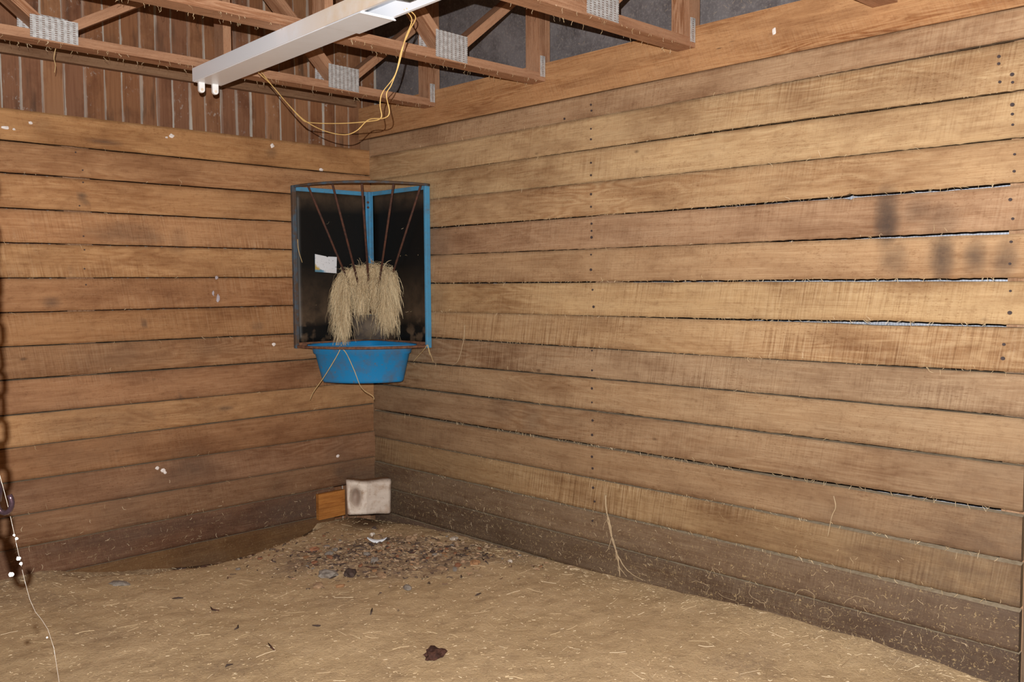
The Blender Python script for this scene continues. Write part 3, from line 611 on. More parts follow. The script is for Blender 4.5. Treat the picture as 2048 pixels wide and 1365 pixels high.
for y_, z_ in ((-0.03, 0.83), (-0.03, 0.80)): part(lambda b: b.tube([(-0.051, -0.045, z_), (-0.058, -0.052, z_)], 0.007, 8), 'bolt_head', M['rust'])
def sticker(b):
    pts = [(-0.405, 0.419), (-0.262, 0.411), (-0.258, 0.505), (-0.275, 0.506), (-0.315, 0.507), (-0.322, 0.503), (-0.33, 0.508), (-0.404, 0.520)]
    f = [b.vert((x, -0.0165, z)) for x, z in pts]; r_ = [b.vert((x, -0.0145, z)) for x, z in pts]; b.face(f, [(x + 0.405, z - 0.411) for x, z in pts]); b.face(r_[::-1])
    for k in range(len(pts)): b.face([f[k], f[(k+1) % len(pts)], r_[(k+1) % len(pts)], r_[k]])
tag(part(sticker, 'sticker', M['paper']), 'scuffed white sticker with blue and yellow lower edge')

# ---------------------------------------------------------------- tub
def outline(s, r_c=0.05, n=10):
    """quarter-round footprint; s scales about the centroid"""
    R = 0.462; c = Vector((-0.21, -0.21)); pts = []
    def arcp(cx, cy, r, a0, a1, n_): return [Vector((cx - r * math.cos(math.radians(a0 + (a1-a0)*k/n_)), cy - r * math.sin(math.radians(a0 + (a1-a0)*k/n_)))) for k in range(n_ + 1)]
    pts += arcp(-0.035, -0.035, R, 8, 82, 22)
    pts += [Vector((-0.065, -0.475)), Vector((-0.045, -0.45))]
    pts += [Vector((-0.038, -0.40)), Vector((-0.036, -0.25)), Vector((-0.038, -0.12)), Vector((-0.05, -0.07)), Vector((-0.07, -0.05)), Vector((-0.12, -0.038)), Vector((-0.25, -0.036)), Vector((-0.40, -0.038)), Vector((-0.45, -0.045)), Vector((-0.475, -0.065))]
    return [c + (p - c) * s for p in pts]
T = empty('feed_tub', (-0.21, -0.21, 0.855), 'blue plastic quarter-round feed tub set in the rack bottom hoop', 'feed tub')
def tubmesh(b):
    lev = [(1.045, 0.205), (1.055, 0.211), (1.04, 0.216), (1.005, 0.214), (0.985, 0.205), (0.955, 0.165), (0.92, 0.16), (0.80, 0.012), (0.775, 0.0)]
    inn = [(0.76, 0.012), (0.79, 0.03), (0.90, 0.165), (0.965, 0.205), (1.0, 0.2135)]
    rings = []
    for s, z in lev: rings.append([b.vert((p.x + 0.21, p.y + 0.21, z)) for p in outline(s)])
    for a, c in zip(rings, rings[1:]):
        n = len(a)
        for k in range(n): b.face([a[k], c[k], c[(k+1) % n], a[(k+1) % n]], smooth=True)
    b.face(rings[-1][::-1])
    ri = []
    for s, z in inn: ri.append([b.vert((p.x + 0.21, p.y + 0.21, z)) for p in outline(s)])
    for a, c in zip(ri, ri[1:]):
        n = len(a)
        for k in range(n): b.face([a[k], a[(k+1) % n], c[(k+1) % n], c[k]], mi=1, smooth=True)
    b.face(ri[0], mi=1)
b = MB(); tubmesh(b); b.build('tub_body', [M['tub'], M['tub_in']], T)
b = MB(); pts = [(p.x + 0.21, p.y + 0.21, 0.210) for p in outline(1.05)]; b.tube(pts + [pts[0]], 0.006, 8, cap=False); b.build('rim', M['tub'], T)

# ---------------------------------------------------------------- hay
HT = [(.62, .47, .28), (.54, .40, .23), (.68, .53, .33), (.42, .30, .17), (.58, .45, .28), (.74, .60, .38)]
def ribbon(b, pts, wd, tint):
    pts = [Vector(p) for p in pts]; side = Vector((random.gauss(0, 1), random.gauss(0, 1), random.gauss(0, 0.5))).normalized(); prev = None
    for i, p in enumerate(pts):
        t = (pts[min(i+1, len(pts)-1)] - pts[max(i-1, 0)]); x = t.cross(side)
        if x.length < 1e-6: x = Vector((1, 0, 0))
        x = x.normalized() * wd * (0.5 if i < len(pts) - 1 else 0.2); y = t.cross(x).normalized() * wd * 0.35
        cur = [b.vert(p + x), b.vert(p - x + y * 0.3), b.vert(p + y * 1.2)]
        if prev:
            for k in range(3): b.face([prev[k], prev[(k+1) % 3], cur[(k+1) % 3], cur[k]], None, tint)
        prev = cur
hb = MB()
def radial(th, r, z): return Vector((-r * math.cos(th), -r * math.sin(th), z))
nlat, nth = 16, 64; g = []   # packed core
for i in range(nlat + 1):
    for j in range(nth + 1):
        th = math.radians(2 + 86 * j / nth); v = i / nlat; z = 1.225 + 0.245 * v + (0.03 * math.sin(th * 2) + 0.02) * v
        db = min(abs(math.degrees(th) - a_) for a_ in (12, 31, 48, 63, 82)); r = 0.112 + 0.120 * v ** 0.8 - 0.022 * math.exp(-(db / 2.5) ** 2) + 0.02 * mn.noise(Vector((th * 5, z * 14, 0))) + (0.0 if i < nlat else -0.10)
        g.append(hb.vert(radial(th, r, z)))
for i in range(nlat):
    for j in range(nth):
        q = [i*(nth+1)+j, i*(nth+1)+j+1, (i+1)*(nth+1)+j+1, (i+1)*(nth+1)+j]; hb.face(q, None, random.choice(HT[:4]), smooth=False)
def strand(th, r, z, length, out, spread=0.25, wd=0.0022):
    p = radial(th, r, z); d = radial(th, 1, 0) * out + Vector((random.gauss(0, spread), random.gauss(0, spread), random.uniform(-0.2, 0.9))); d.normalize(); pts = [p]; n = 5
    for k in range(n):
        d = (d + Vector((random.gauss(0, 0.18), random.gauss(0, 0.18), -0.55 - 0.25 * k))).normalized(); p = p + d * length / n
        if p.x > -0.02: p.x = -0.02
        if p.y > -0.02: p.y = -0.02
        pts.append(p.copy())
    ribbon(hb, pts, wd, random.choice(HT))
def tuft_strand(th, r, z, length, out, droop, spread, wd=0.0021):
    p = radial(th, r, z); d = radial(th, 1, 0) * out + Vector((random.gauss(0, spread), random.gauss(0, spread), random.gauss(0, spread))); d.normalize(); pts = [p]; n = 5
    for k in range(n):
        d = (d + Vector((random.gauss(0, 0.16), random.gauss(0, 0.16), -droop))).normalized(); p = p + d * length / n
        if p.x > -0.02: p.x = -0.02
        if p.y > -0.02: p.y = -0.02
        pts.append(p.copy())
    ribbon(hb, pts, wd, random.choice(HT))
def core_r(z): return 0.115 + 0.125 * max(0, min(1, (z - 1.225) / 0.27)) ** 0.8
for _ in range(4200):   # matted short ends over the packed core
    th = math.radians(random.uniform(3, 87)); z = random.uniform(1.235, 1.475) + 0.03 * math.sin(th * 2)
    db = min(abs(math.degrees(th) - a_) for a_ in (12.5, 31, 48, 63.5, 82))
    if db < 2.6 and z < 1.47: continue
    tuft_strand(th, core_r(z) - 0.004, z, random.uniform(0.015, 0.045), 0.55, 0.3, 0.5, 0.0018)
for _ in range(700):    # ragged upper edge
    th = math.radians(random.uniform(5, 88)); tuft_strand(th, random.uniform(0.12, 0.24), 1.468 + 0.03 * math.sin(th * 2) + 0.0003 * math.degrees(th), random.uniform(0.02, 0.07), 0.5, 0.3, 0.7)
for th0, sd, n_, zl, zh, ln, rr in ((10, 5, 620, 1.31, 1.47, 0.12, 0.24), (15, 4, 420, 1.22, 1.42, 0.15, 0.262), (18, 2.2, 260, 1.16, 1.26, 0.13, 0.268), (80, 5, 560, 1.32, 1.49, 0.13, 0.245), (73, 4, 420, 1.24, 1.44, 0.15, 0.262), (70, 3, 160, 1.20, 1.30, 0.11, 0.268),
                                   (40, 2, 90, 1.30, 1.46, 0.11, 0.22), (56, 2.5, 110, 1.30, 1.48, 0.11, 0.222), (33, 1.5, 60, 1.28, 1.40, 0.10, 0.2)):
    for _ in range(n_):
        th = math.radians(max(1, min(89, random.gauss(th0, sd)))); z = random.uniform(zl, zh)
        tuft_strand(th, rr + random.gauss(0, 0.01) - 0.02 * (z < 1.3) * (th0 in (10, 80)), z, random.uniform(0.5, 1.25) * ln, 0.30, 0.75, 0.22)
tag(hb.build('hay', M['hay']), 'bunch of dry hay spilling between the feeder bars', 'hay', kind='stuff')

# single stalks
def stalk(pts, r, lab, name='straw_stalk', mat='straw', cat='straw', group=None):
    b = MB(); pts = smooth(pts, 5); b.tube(pts, [r * (1 - 0.4 * k / len(pts)) for k in range(len(pts))], 6)
    return tag(b.build(name, M[mat]), lab, cat, group)
stalk([(-0.425, -0.300, 1.075), (-0.443, -0.292, 1.026), (-0.496, -0.239, 0.905), (-0.54, -0.195, 0.819), (-0.556, -0.179, 0.772)], 0.0026, 'long dry stalk hanging down to the left off the blue tub rim')
stalk([(-0.437, -0.298, 1.066), (-0.412, -0.323, 1.031), (-0.382, -0.353, 0.937), (-0.354, -0.381, 0.837), (-0.312, -0.423, 0.793), (-0.306, -0.429, 0.771)], 0.0026, 'bent dry stalk crossing the front face of the blue tub')
stalk([(-0.05, -0.582, 1.068), (-0.055, -0.56, 1.04), (-0.05, -0.50, 1.0), (-0.05, -0.455, 0.965)], 0.0018, 'short dry stalk leaning left below the lower right end of the feeder')
stalk([(-0.05, -0.585, 1.068), (-0.055, -0.60, 1.04), (-0.05, -0.605, 1.01)], 0.0018, 'short dry stalk hanging straight below the lower right end of the feeder')
stalk([(-0.05, -0.588, 1.068), (-0.055, -0.61, 1.03), (-0.05, -0.634, 0.975)], 0.0018, 'short dry stalk leaning right below the lower right end of the feeder')
stalk([(-0.53, -0.042, 1.66), (-0.528, -0.046, 1.60), (-0.505, -0.045, 1.53)], 0.0022, 'short dry stalk stuck beside the left rail of the feeder')
b = MB()
for pts_, r_ in (([(-0.008, -1.835, 0.42), (-0.010, -1.842, 0.35), (-0.012, -1.866, 0.29), (-0.014, -1.88, 0.22), (-0.018, -1.915, 0.15), (-0.018, -1.93, 0.055)], 0.0042), ([(-0.012, -1.85, 0.32), (-0.014, -1.87, 0.25), (-0.015, -1.90, 0.19), (-0.016, -1.905, 0.13)], 0.0035),
                 ([(-0.014, -1.88, 0.24), (-0.014, -1.86, 0.18), (-0.014, -1.84, 0.15)], 0.002), ([(-0.016, -1.90, 0.17), (-0.016, -1.95, 0.11), (-0.02, -2.0, 0.085), (-0.03, -2.07, 0.075)], 0.003), ([(-0.011, -1.85, 0.31), (-0.011, -1.83, 0.28), (-0.011, -1.82, 0.25)], 0.0014), ([(-0.015, -1.91, 0.15), (-0.02, -1.93, 0.10), (-0.03, -1.98, 0.07)], 0.0026)):
    ps = smooth(pts_, 5); b.tube([p_ + Vector((0, random.gauss(0, .0015), 0)) for p_ in ps], [r_ * (1.1 - 0.5 * k / len(ps)) for k in range(len(ps))], 6)
tag(b.build('dry_root', M['root']), 'dry pale root climbing the lower right wall from the floor', 'root')
stalk([(-0.009, -0.855, 1.185), (-0.010, -0.85, 1.12), (-0.011, -0.835, 1.07), (-0.011, -0.80, 0.99), (-0.011, -0.75, 0.96)], 0.0026, 'thin curling root strand on the right wall beside the feeder', 'dry_root', 'root', 'root')
for (u_, z_, ln_) in ((2.05, 0.10, .09), (2.32, 0.12, .12), (2.42, 0.16, .10), (2.55, 0.15, .13), (2.68, 0.14, .12), (2.80, 0.18, .14), (2.9, 0.15, .10), (3.0, 0.20, .12)):
    pp = Vector((-0.012, -u_, z_)); an_ = random.uniform(0, 6.28); pts_ = [tuple(pp)]
    for k in range(7): an_ += random.gauss(0.5, 0.5); pp = pp + Vector((0, math.cos(an_), math.sin(an_) * 0.7)) * ln_ / 5; pp.z = max(pp.z, 0.095); pts_.append((-0.012 - 0.004 * random.random(), pp.y, pp.z))
    stalk(pts_, 0.0012, 'curled dry rootlet at the foot of the right wall boards', 'dry_root', 'root', 'root', 'rootlets at the foot of the right wall')
stalk([(-0.009, -2.95, 0.60), (-0.012, -2.96, 0.56), (-0.011, -2.945, 0.52), (-0.011, -2.93, 0.44)], 0.0024, 'thin pale root strand on the boards near the right end of the right wall', 'dry_root', 'root', 'root')

# ---------------------------------------------------------------- salt block, orange board
def salt():
    nx, nz, dp = 34, 26, 0.12; b = MB(); Wd, Hh = 0.262, 0.205
    def f(u, v):
        x = (u - 0.5) * Wd; z = v * Hh
        h = 0.062 * math.exp(-(((u - 0.20) / 0.125) ** 2 + ((v - 0.50) / 0.31) ** 2) ** 1.5)
        d = h + 0.010 * max(0, math.sin((u - 0.42) * 5.5)) * 0.6 + 0.006 * mn.noise(Vector((u * 5, v * 5, 3))) + 0.002 * mn.noise(Vector((u * 20, v * 20, 3)))
        e = 0.02 * (max(0, abs(u - 0.5) * 2 - 0.86) / 0.14) ** 2 + 0.02 * (max(0, abs(v - 0.5) * 2 - 0.84) / 0.16) ** 2
        top = -0.018 * math.sin(u * math.pi * 1.1) ** 2 * (v > 0.5) * (v - 0.5) * 2 * 0.6
        return (x + 0.012 * (1 - v) * (u < .3) * (0.3 - u) / 0.3, d + e, z + top)
    b.sc['brown_mask'] = [max(0.95 * math.exp(-(((i / nx - 0.225) / 0.105) ** 2 + ((j / nz - 0.50) / 0.29) ** 2) ** 3.5), 0.3 * (i / nx > 0.45)) for i in range(nx + 1) for j in range(nz + 1)]  # browner and darker inside the hollow, slightly browner over the right half
    G = [[b.vert(f(i / nx, j / nz)) for j in range(nz + 1)] for i in range(nx + 1)]
    for i in range(nx):
        for j in range(nz): b.face([G[i][j], G[i+1][j], G[i+1][j+1], G[i][j+1]], smooth=True)
    rim = [G[i][0] for i in range(nx)] + [G[nx][j] for j in range(nz)] + [G[i][nz] for i in range(nx, 0, -1)] + [G[0][j] for j in range(nz, 0, -1)]
    back = [b.vert((b.v[k][0] * 0.93, dp + 0.004 * mn.noise(Vector(b.v[k]) * 20), 0.01 + b.v[k][2] * 0.93)) for k in rim]; n = len(rim)
    b.sc['brown_mask'] += [0.3] * n
    for k in range(n): b.face([rim[k], rim[(k+1) % n], back[(k+1) % n], back[k]][::-1], smooth=True)
    b.face(back[::-1])
    o = b.build('salt_block', M['salt']); o.rotation_euler = (0, 0.03, math.atan2(-0.132, 0.224)); return o
s_ = salt(); s_.location = (-0.188, -0.191, 0.058); tag(s_, 'white licked salt block with a round hollow, in the floor corner', 'salt block')
o = one_beam('board_offcut', (-0.425, -0.035, 0.045), (-0.245, -0.008, 0.195), (.50, .21, .05), saw=0.0); tag(o, 'wet orange board offcut standing beside the salt block', 'board')

# ---------------------------------------------------------------- dabs on the walls
def blob(name, mat, loc, rx, ry, rz, seed, sub=2, rough=0.3, label=None, cat=None, group=None, rot=0, flat_bottom=False, kind=None):
    bm = bmesh.new(); bmesh.ops.create_icosphere(bm, subdivisions=sub, radius=1.0)
    for v in bm.verts:
        n_ = mn.noise(v.co * 1.6 + Vector((seed, seed * 2, 0))) * rough * 1.6 + mn.noise(v.co * 4 + Vector((seed, 0, 7))) * rough * 0.5
        v.co *= (1 + n_); v.co.x *= rx; v.co.y *= ry; v.co.z *= rz
    me = bpy.data.meshes.new(name); bm.to_mesh(me); bm.free(); me.materials.append(mat)
    if sub > 1:
        for p in me.polygons: p.use_smooth = rough < 0.25
    o = bpy.data.objects.new(name, me); sc.collection.objects.link(o); o.location = loc; o.rotation_euler = (0, 0, rot)
    return tag(o, label, cat, group, kind)
dabs = [((-1.979, 2.116), .017, .007, 'white dab at the left picture edge on the top board of the left wall'), ((-1.945, 2.113), .006, .005, 'tiny white dab beside the larger one at the left picture edge'),
        ((-1.875, 2.150), .009, .007, 'faint white dab near the left end of the top board'), ((-1.218, 2.161), .013, .009, 'white dab midway along the top board of the left wall'), ((-1.245, 2.150), .007, .005, 'tiny white dab just left of the one midway along the top board'),
        ((-0.654, 2.167), .011, .011, 'round white dab on the top board above the feeder'), ((-0.346, 2.062), .014, .008, 'white dab on the board gap left of the wall corner'), ((-0.674, 1.077), .010, .010, 'ring shaped white dab left of the blue tub'),
        ((-0.272, 0.397), .013, .010, 'white dab on the low left wall above the salt block'), ((-1.346, 0.484), .010, .009, 'round white dab low on the left wall, beside a smeared one'), ((-1.318, 0.467), .012, .010, 'smeared white dab low on the left wall'),
        ((-1.306, 0.455), .009, .007, 'lowest smeared white dab low on the left wall'), ((-0.998, 1.446), .008, .008, 'pale lilac dab on the board gap left of the feeder'), ((-1.020, 1.365), .006, .014, 'small pale lilac dab under the upper lilac one'), ((-0.993, 1.337), .009, .020, 'longer pale lilac dab left of the feeder')]
lil = simple('lilac_crust', (0.42, 0.38, 0.42), (0.5, 0.45, 0.48), 90)
for i, ((x, z), rx, rz, lab) in enumerate(dabs):
    blob('white_dab', lil if 'lilac' in lab else M['dab'], (x, -0.008, z), rx, 0.004, rz, i * 3.3, 2, 0.35, lab, 'dab', 'white dabs on the wall boards')
blob('white_dab', M['dab'], (0.002, -2.673, 2.374), 0.003, 0.008, 0.013, 77, 2, 0.3, 'white dab on the orange header board', 'dab', 'white dabs on the wall boards')

# ---------------------------------------------------------------- rubble
stone_m = {k: simple('stone_' + k, c, tuple(v * 0.6 for v in c), 40, 0.4, 0.65, 0.9, 0, 0.2, 0.5) for k, c in dict(tan=(.42, .27, .16), grey=(.33, .285, .245), red=(.34, .15, .08), white=(.72, .62, .52), dark=(.09, .06, .05), orange=(.45, .24, .12)).items()}
NAMED = [((-0.92, -0.893), 'grey', .045, .035, .022, 'flat grey stone in front and left of the rubble heap'), ((-0.381, -0.5), 'white', .018, .013, .012, 'whitest pebble on the rubble heap below the salt block'), ((-0.643, -0.889), 'grey', .035, .02, .012, 'flat pale grey stone chip in the middle of the rubble'),
         ((-0.757, -1.297), 'grey', .034, .02, .012, 'pale grey stone chip at the near edge of the rubble'), ((-1.677, -0.349), 'grey', .05, .025, .010, 'flat grey chip on the dirt by the left wall'), ((-1.035, -0.997), 'tan', .026, .02, .016, 'round tan stone just left of the rubble, by the flat grey stone'),
         ((-0.84, -0.963), 'dark', .04, .03, .022, 'dark brown clod right of the flat grey stone'), ((-0.32, -0.765), 'tan', .03, .025, .020, 'square tan stone on the right of the rubble heap'), ((-0.101, -0.854), 'white', .04, .022, .010, 'crumbled whitish lump at the foot of the right wall'),
         ((-0.752, -0.516), 'red', .026, .02, .016, 'small brick red stone left of the rubble heap'), ((-0.328, -1.276), 'orange', .024, .02, .017, 'orange stone at the right near edge of the rubble'), ((-0.489, -1.223), 'tan', .028, .014, .009, 'long flat tan stone at the near side of the rubble'),
         ((-0.75, -1.085), 'tan', .034, .022, .013, 'pinkish tan stone in the near rubble'), ((-0.285, -0.45), 'tan', .014, .013, .012, 'small beige pebble beside the whitest pebble'), ((-0.27, -0.36), 'dark', .015, .012, .012, 'small black pebble on the heap near the right wall'), ((-0.17, -1.36), 'white', .012, .010, .009, 'small pale pebble at the right tail of the rubble')]
for i, ((x, y), k, rx, ry, rz, lab) in enumerate(NAMED):
    blob('stone', stone_m[k], (x, y, floor_z(x, y) + rz * 0.45), rx, ry, rz, i * 5.1 + 1, 2, 0.32, lab, 'stone', 'stones of the rubble heap', random.uniform(0, 3))
protos = []
for k in ('tan', 'orange', 'grey', 'red', 'dark', 'tan'):
    for s_ in range(2):
        protos.append((blob('pebble', stone_m[k], (0, 0, 0), 1, 0.75, 0.55, random.uniform(0, 99), 1, 0.3, 'small pebble lying among the rubble on the dirt floor by the corner', 'pebble', 'pebbles in the rubble'), [False]))
cnt = 0
while cnt < 150:
    a_ = random.gauss(0, 0.33); c_ = random.gauss(0, 0.17); x = -0.52 + (a_ + c_) / 1.414; y = -0.84 + (-a_ + c_) / 1.414
    if x > -0.04 or y > -0.16: continue
    pr_, fl_ = random.choice(protos[:-2] if random.random() < 0.8 else protos)
    s_ = random.choice([.006, .008, .010, .012, .016, .02]); o = pr_
    if fl_[0]: o = pr_.copy(); sc.collection.objects.link(o)
    fl_[0] = True; o.location = (x, y, floor_z(x, y) + s_ * 0.25); o.scale = (s_, s_ * random.uniform(.8, 1.2), s_ * random.uniform(.6, 1)); o.rotation_euler = (random.uniform(-.3, .3), random.uniform(-.3, .3), random.uniform(0, 6)); cnt += 1
for pr_, fl_ in protos:
    if not fl_[0]: bpy.data.objects.remove(pr_)
# curved white shard
b = MB(); n = 12; cx, cy = -0.463, -0.655; dx, dy = 0.72, -0.69; z0 = floor_z(cx, cy)
for k in range(n + 1):
    t = k / n - 0.5; wv = 0.012 * (1 - (2 * t) ** 2) + 0.0008; px = cx + dx * t * 0.105; py = cy + dy * t * 0.105
    for q in (0, 1): b.vert((px, py, z0 + 0.018 + 0.030 * t * t * 2 - q * wv)); b.vert((px + 0.010, py + 0.010, z0 + 0.020 + 0.030 * t * t * 2 - q * wv * 0.6))
for k in range(n):
    a = k * 4; c = a + 4
    b.face([a + 2, c + 2, c, a]); b.face([a, c, c + 1, a + 1]); b.face([a + 1, c + 1, c + 3, a + 3]); b.face([a + 3, c + 3, c + 2, a + 2])
b.face([0, 1, 3, 2]); b.face([n*4, n*4+2, n*4+3, n*4+1])
tag(b.build('plastic_shard', simple('white_shard', (.72, .74, .78), (.8, .8, .82), 50)), 'curved white shard lying on the rubble below the salt block', 'shard')
# dung
blob('dung_clod', M['manure'], (-1.151, -1.967, floor_z(-1.151, -1.967) + 0.012), 0.038, 0.033, 0.022, 12, 3, 0.4, 'dark brown dung clod alone on the near dirt floor', 'dung')
# sticks and bark chips
sticks = []
for i in range(34):
    if i < 22: a_ = random.gauss(0, 0.36); c_ = random.gauss(0, 0.16); x = -0.55 + (a_ + c_) / 1.414; y = -0.9 + (-a_ + c_) / 1.414
    else: x = random.uniform(-1.9, -0.3); y = random.uniform(-1.9, -0.3)
    if x > -0.08 or y > -0.2: x, y = -0.6 - random.random() * .4, -0.9 - random.random() * .4
    L_ = random.uniform(0.03, 0.09); an = random.uniform(0, math.pi); z = floor_z(x, y) + 0.004; d = Vector((math.cos(an), math.sin(an), 0))
    b = MB(); p = Vector((x, y, z)); pts = [p - d * L_/2, p + Vector((random.gauss(0, .004), random.gauss(0, .004), .004)), p + d * L_/2]
    for q in pts: q.z = floor_z(q.x, q.y) + 0.004
    b.tube(pts, [.002, .0045, .0015], 5); tag(b.build('twig', random.choice([stone_m['dark'], M['rust'], stone_m['dark']])), 'short dark twig lying on the dirt floor around the rubble', 'twig', 'dark twigs on the floor')

# dark litter and straw as stuff
def litter(name, n, sampler, lr, wr_, tints, lab, cat, mat, longs=0.0):
    b = MB()
    for _ in range(n):
        x, y = sampler()
        if x > -0.012 or y > -0.012: continue
        L_ = random.uniform(*lr) if random.random() > longs else random.uniform(0.02, 0.085); an = random.gauss(-0.75, 0.9) if random.random() < 0.6 else random.uniform(0, 3.14); wd = random.uniform(*wr_); d = Vector((math.cos(an), math.sin(an), 0)); nrm = Vector((-d.y, d.x, 0)) * wd / 2
        a = Vector((x, y, 0)) - d * L_/2; c = Vector((x, y, 0)) + d * L_/2; mdl = Vector((x, y, 0)) + nrm * random.uniform(-3, 3)
        if max(a.x, c.x) > -0.012 or max(a.y, c.y) > -0.012: continue
        t = random.choice(tints); prev = None
        for p in (a, mdl, c):
            z = floor_z(p.x, p.y) + 0.0015 + random.random() * 0.003
            cur = [b.vert((p.x + nrm.x, p.y + nrm.y, z)), b.vert((p.x - nrm.x, p.y - nrm.y, z)), b.vert((p.x, p.y, z + wd * 0.7))]
            if prev:
                for k in range(3): b.face([prev[k], prev[(k+1) % 3], cur[(k+1) % 3], cur[k]], None, t)
            prev = cur
    return tag(b.build(name, mat), lab, cat, kind='stuff')
ST = [(.66, .50, .30), (.6, .45, .27), (.78, .63, .42), (.5, .37, .21)]
def samp_all():
    return (random.uniform(-2.9, -0.01), random.uniform(-3.7, -0.01))
def samp_wall():
    return (-abs(random.gauss(0, 0.10)) - 0.012, random.uniform(-3.6, -1.0)) if random.random() < 0.8 else (random.uniform(-2.3, -0.3), -abs(random.gauss(0, 0.08)) - 0.012)
def samp_rub():
    a_ = random.gauss(0, 0.36); c_ = random.gauss(0, 0.18); return (-0.52 + (a_ + c_) / 1.414, -0.86 + (-a_ + c_) / 1.414)
def samp_mix():
    r = random.random()
    return samp_wall() if r < 0.09 else samp_all()
litter('hay_chaff', 11000, samp_mix, (0.003, 0.016), (0.001, 0.0024), ST + [(.3, .2, .11), (.40, .28, .16)], 'loose straw bits and chaff scattered over the dirt floor', 'chaff', M['hay'], 0.05)
litter('bark_litter', 900, samp_rub, (0.006, 0.03), (0.003, 0.009), [(.10, .065, .045), (.17, .10, .06), (.28, .18, .11), (.40, .28, .18), (.08, .05, .04), (.36, .22, .13)], 'dark crumbled bark litter spread through the rubble', 'litter', M['hay'])
# wisps caught on the walls low down and in the board gaps
b = MB()
for _ in range(900):
    side = random.random() < 0.78
    u = random.uniform(0.3, 3.58) if side else random.uniform(0.3, 2.3); z = 0.06 + abs(random.gauss(0, 0.16)) * (1.2 if u > 2 else 0.8)
    if random.random() < 0.45:
        i = random.randint(1, 14); zz = (rzf if side else lzf)(min(i, 14), u); z = zz + random.uniform(-0.004, 0.012)
    L_ = random.uniform(0.006, 0.03); p = Vector((-0.0105, -u, z)) if side else Vector((-u, -0.0105, z)); pts = [p.copy()]; an = random.uniform(0, 6.28)
    for k in range(3):
        an += random.gauss(0, 0.6); stp = Vector((0, math.cos(an), math.sin(an))) if side else Vector((math.cos(an), 0, math.sin(an))); p = p + stp * L_ / 3; pts.append(p.copy())
    ribbon(b, pts, 0.0013, random.choice(ST))
for _ in range(330):
    ty = random.choice([-0.615, -1.45, -2.31]); x = random.uniform(-2.4, -0.03); p = Vector((x, ty + random.choice([0.0, 0.089]) + random.gauss(0, 0.003), 2.379)); pts = [p.copy()]; L_ = random.uniform(0.004, 0.028)
    for k in range(3): p = p + Vector((random.gauss(0, 0.5), random.gauss(0, 0.3), -0.8)) * L_ / 3; pts.append(p.copy())
    ribbon(b, pts, 0.0013, random.choice(ST))
for _ in range(700):   # fibres bridging the gaps
    i = random.choice([2, 4, 4, 6, 6, 7, 7, 8, 11, 11, 12, 13]); u = random.uniform(0.6, 3.5); z = rzf(i, u); g_ = rgf(i, u); p = Vector((-0.0105, -u, z + g_ * 0.55)); d_ = Vector((0, random.gauss(0, 1.3), -1)).normalized(); pts = [p, p + d_ * g_ * 0.6, p + d_ * g_ * random.uniform(0.9, 1.5)]
    ribbon(b, pts, 0.0014, random.choice(ST))
tag(b.build('hay_wisps', M['hay']), 'wisps of hay caught on the rough wall boards', 'hay', kind='stuff')

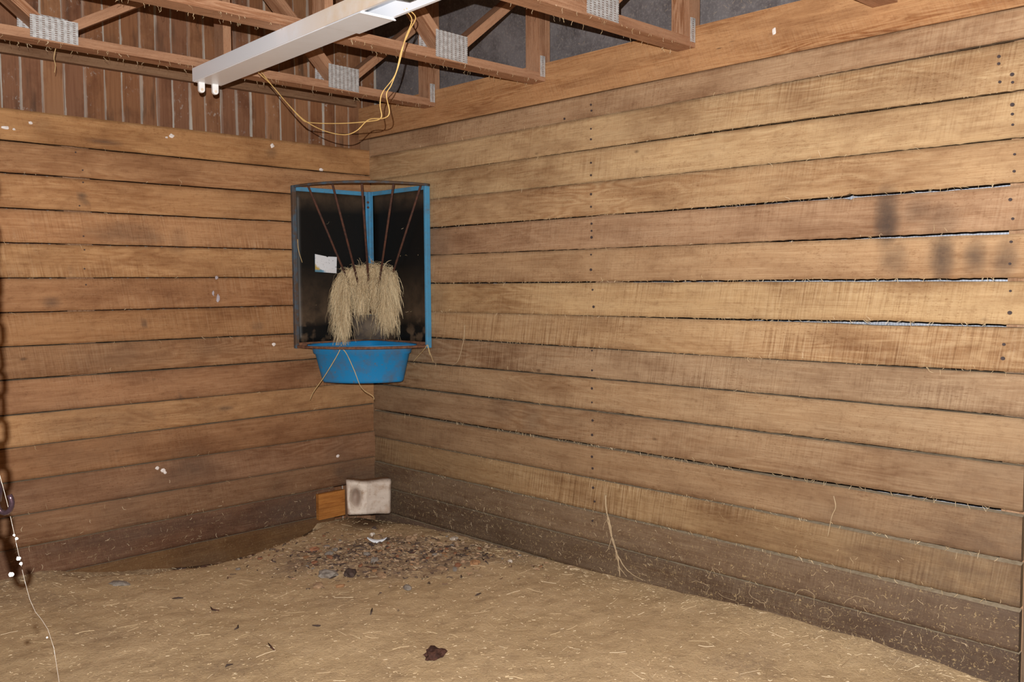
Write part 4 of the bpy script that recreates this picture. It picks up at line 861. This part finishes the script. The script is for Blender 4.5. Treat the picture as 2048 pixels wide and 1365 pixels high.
# ---------------------------------------------------------------- chain, snap hook, cobweb
dv = (-0.0, 0.0)
bot = CAM + (Vector((-2.800, -2.893, 0.985)) - RIGHT * 0.027 - CAM) * 0.733 + Vector((0, 0, 0.088))
CH = empty('hanging_chain', bot, 'rusty link chain hanging at the left picture edge, a snap hook at its end', 'chain')
def link_mesh(b, L_=0.036, W_=0.0225, r=0.0036):
    pts = []; h = (L_ - W_) / 2
    for k in range(9): a = math.pi * k / 8; pts.append(((W_/2 - r) * math.cos(a), 0, h + (W_/2 - r) * math.sin(a)))
    for k in range(9): a = math.pi + math.pi * k / 8; pts.append(((W_/2 - r) * math.cos(a), 0, -h + (W_/2 - r) * math.sin(a)))
    b.tube(pts + [pts[0]], r, 8, cap=False)
b = MB(); link_mesh(b); l0 = b.build('chain_link', M['chain'], CH); pitch = 0.0285
for k in range(50):
    o = l0 if k == 0 else l0.copy()
    if k: sc.collection.objects.link(o); o.parent = CH
    o.location = (0, 0, 0.022 + pitch * k); o.rotation_euler = (random.gauss(0, .03), random.gauss(0, .03), -0.75 + (math.pi/2 if k % 2 else 0) + random.gauss(0, .12))
b = MB(); q_ = 0.74; ho = RIGHT * 0.010
b.tube([(0, 0, 0.008), Vector((0, 0, -0.002)) + ho * 0.4, Vector((0, 0, -0.022)) + ho, Vector((0, 0, -0.036)) + ho], [.004, .007, .0075, .005], 10)
b.tube([ho + Vector((0, 0, -0.034)) + RIGHT * 0.010 * (1 - math.cos(a)) * 0.9 + Vector((0, 0, -0.013 * math.sin(a) - 0.003)) for a in [k * math.pi * 1.25 / 10 for k in range(11)]], 0.0032, 8)
b.build('snap_hook', M['hook'], CH)
stalk([tuple(CAM + (Vector(q) - CAM) * f_) for q, f_ in (((-2.804, -2.884, 1.10), 0.733), ((-2.795, -2.895, 1.04), 0.75), ((-2.777, -2.922, 0.893), 0.8), ((-2.749, -2.961, 0.757), 0.86))] + [(-2.79, -3.12, 0.30), (-2.78, -3.10, 0.04)], 0.00022, 'taut pale cobweb strand slanting from the chain to the floor', 'cobweb_strand', 'web', 'cobweb')
for px_, py_, r_, d_ in ((22, 1150, .0030, 1.12), (37, 1118, .0024, 1.12), (42, 1128, .0018, 1.12), (33, 1078, .0016, 1.11), (28, 1071, .0012, 1.11), (94, 1276, .0010, 1.18)):
    xx, yy = (px_ - 1024) / 1818.6, (682.5 - py_) / 1818.6
    blob('silk_tuft', M['dab'], CAM + (FWD + RIGHT * xx + UP * yy) * d_, r_, r_, r_, px_, 2, 0.25, 'tiny pale tuft caught in the cobweb at the lower left edge', 'tuft', 'tufts caught in the cobweb')
# bit of cord dangling in front of the siding
stalk([(-1.925, -0.53, 2.376), (-1.93, -0.52, 2.34), (-1.925, -0.52, 2.31), (-1.93, -0.52, 2.28)], 0.0016, 'short frayed twine hanging from the far truss near the left edge', 'twine', 'straw', 'twine')
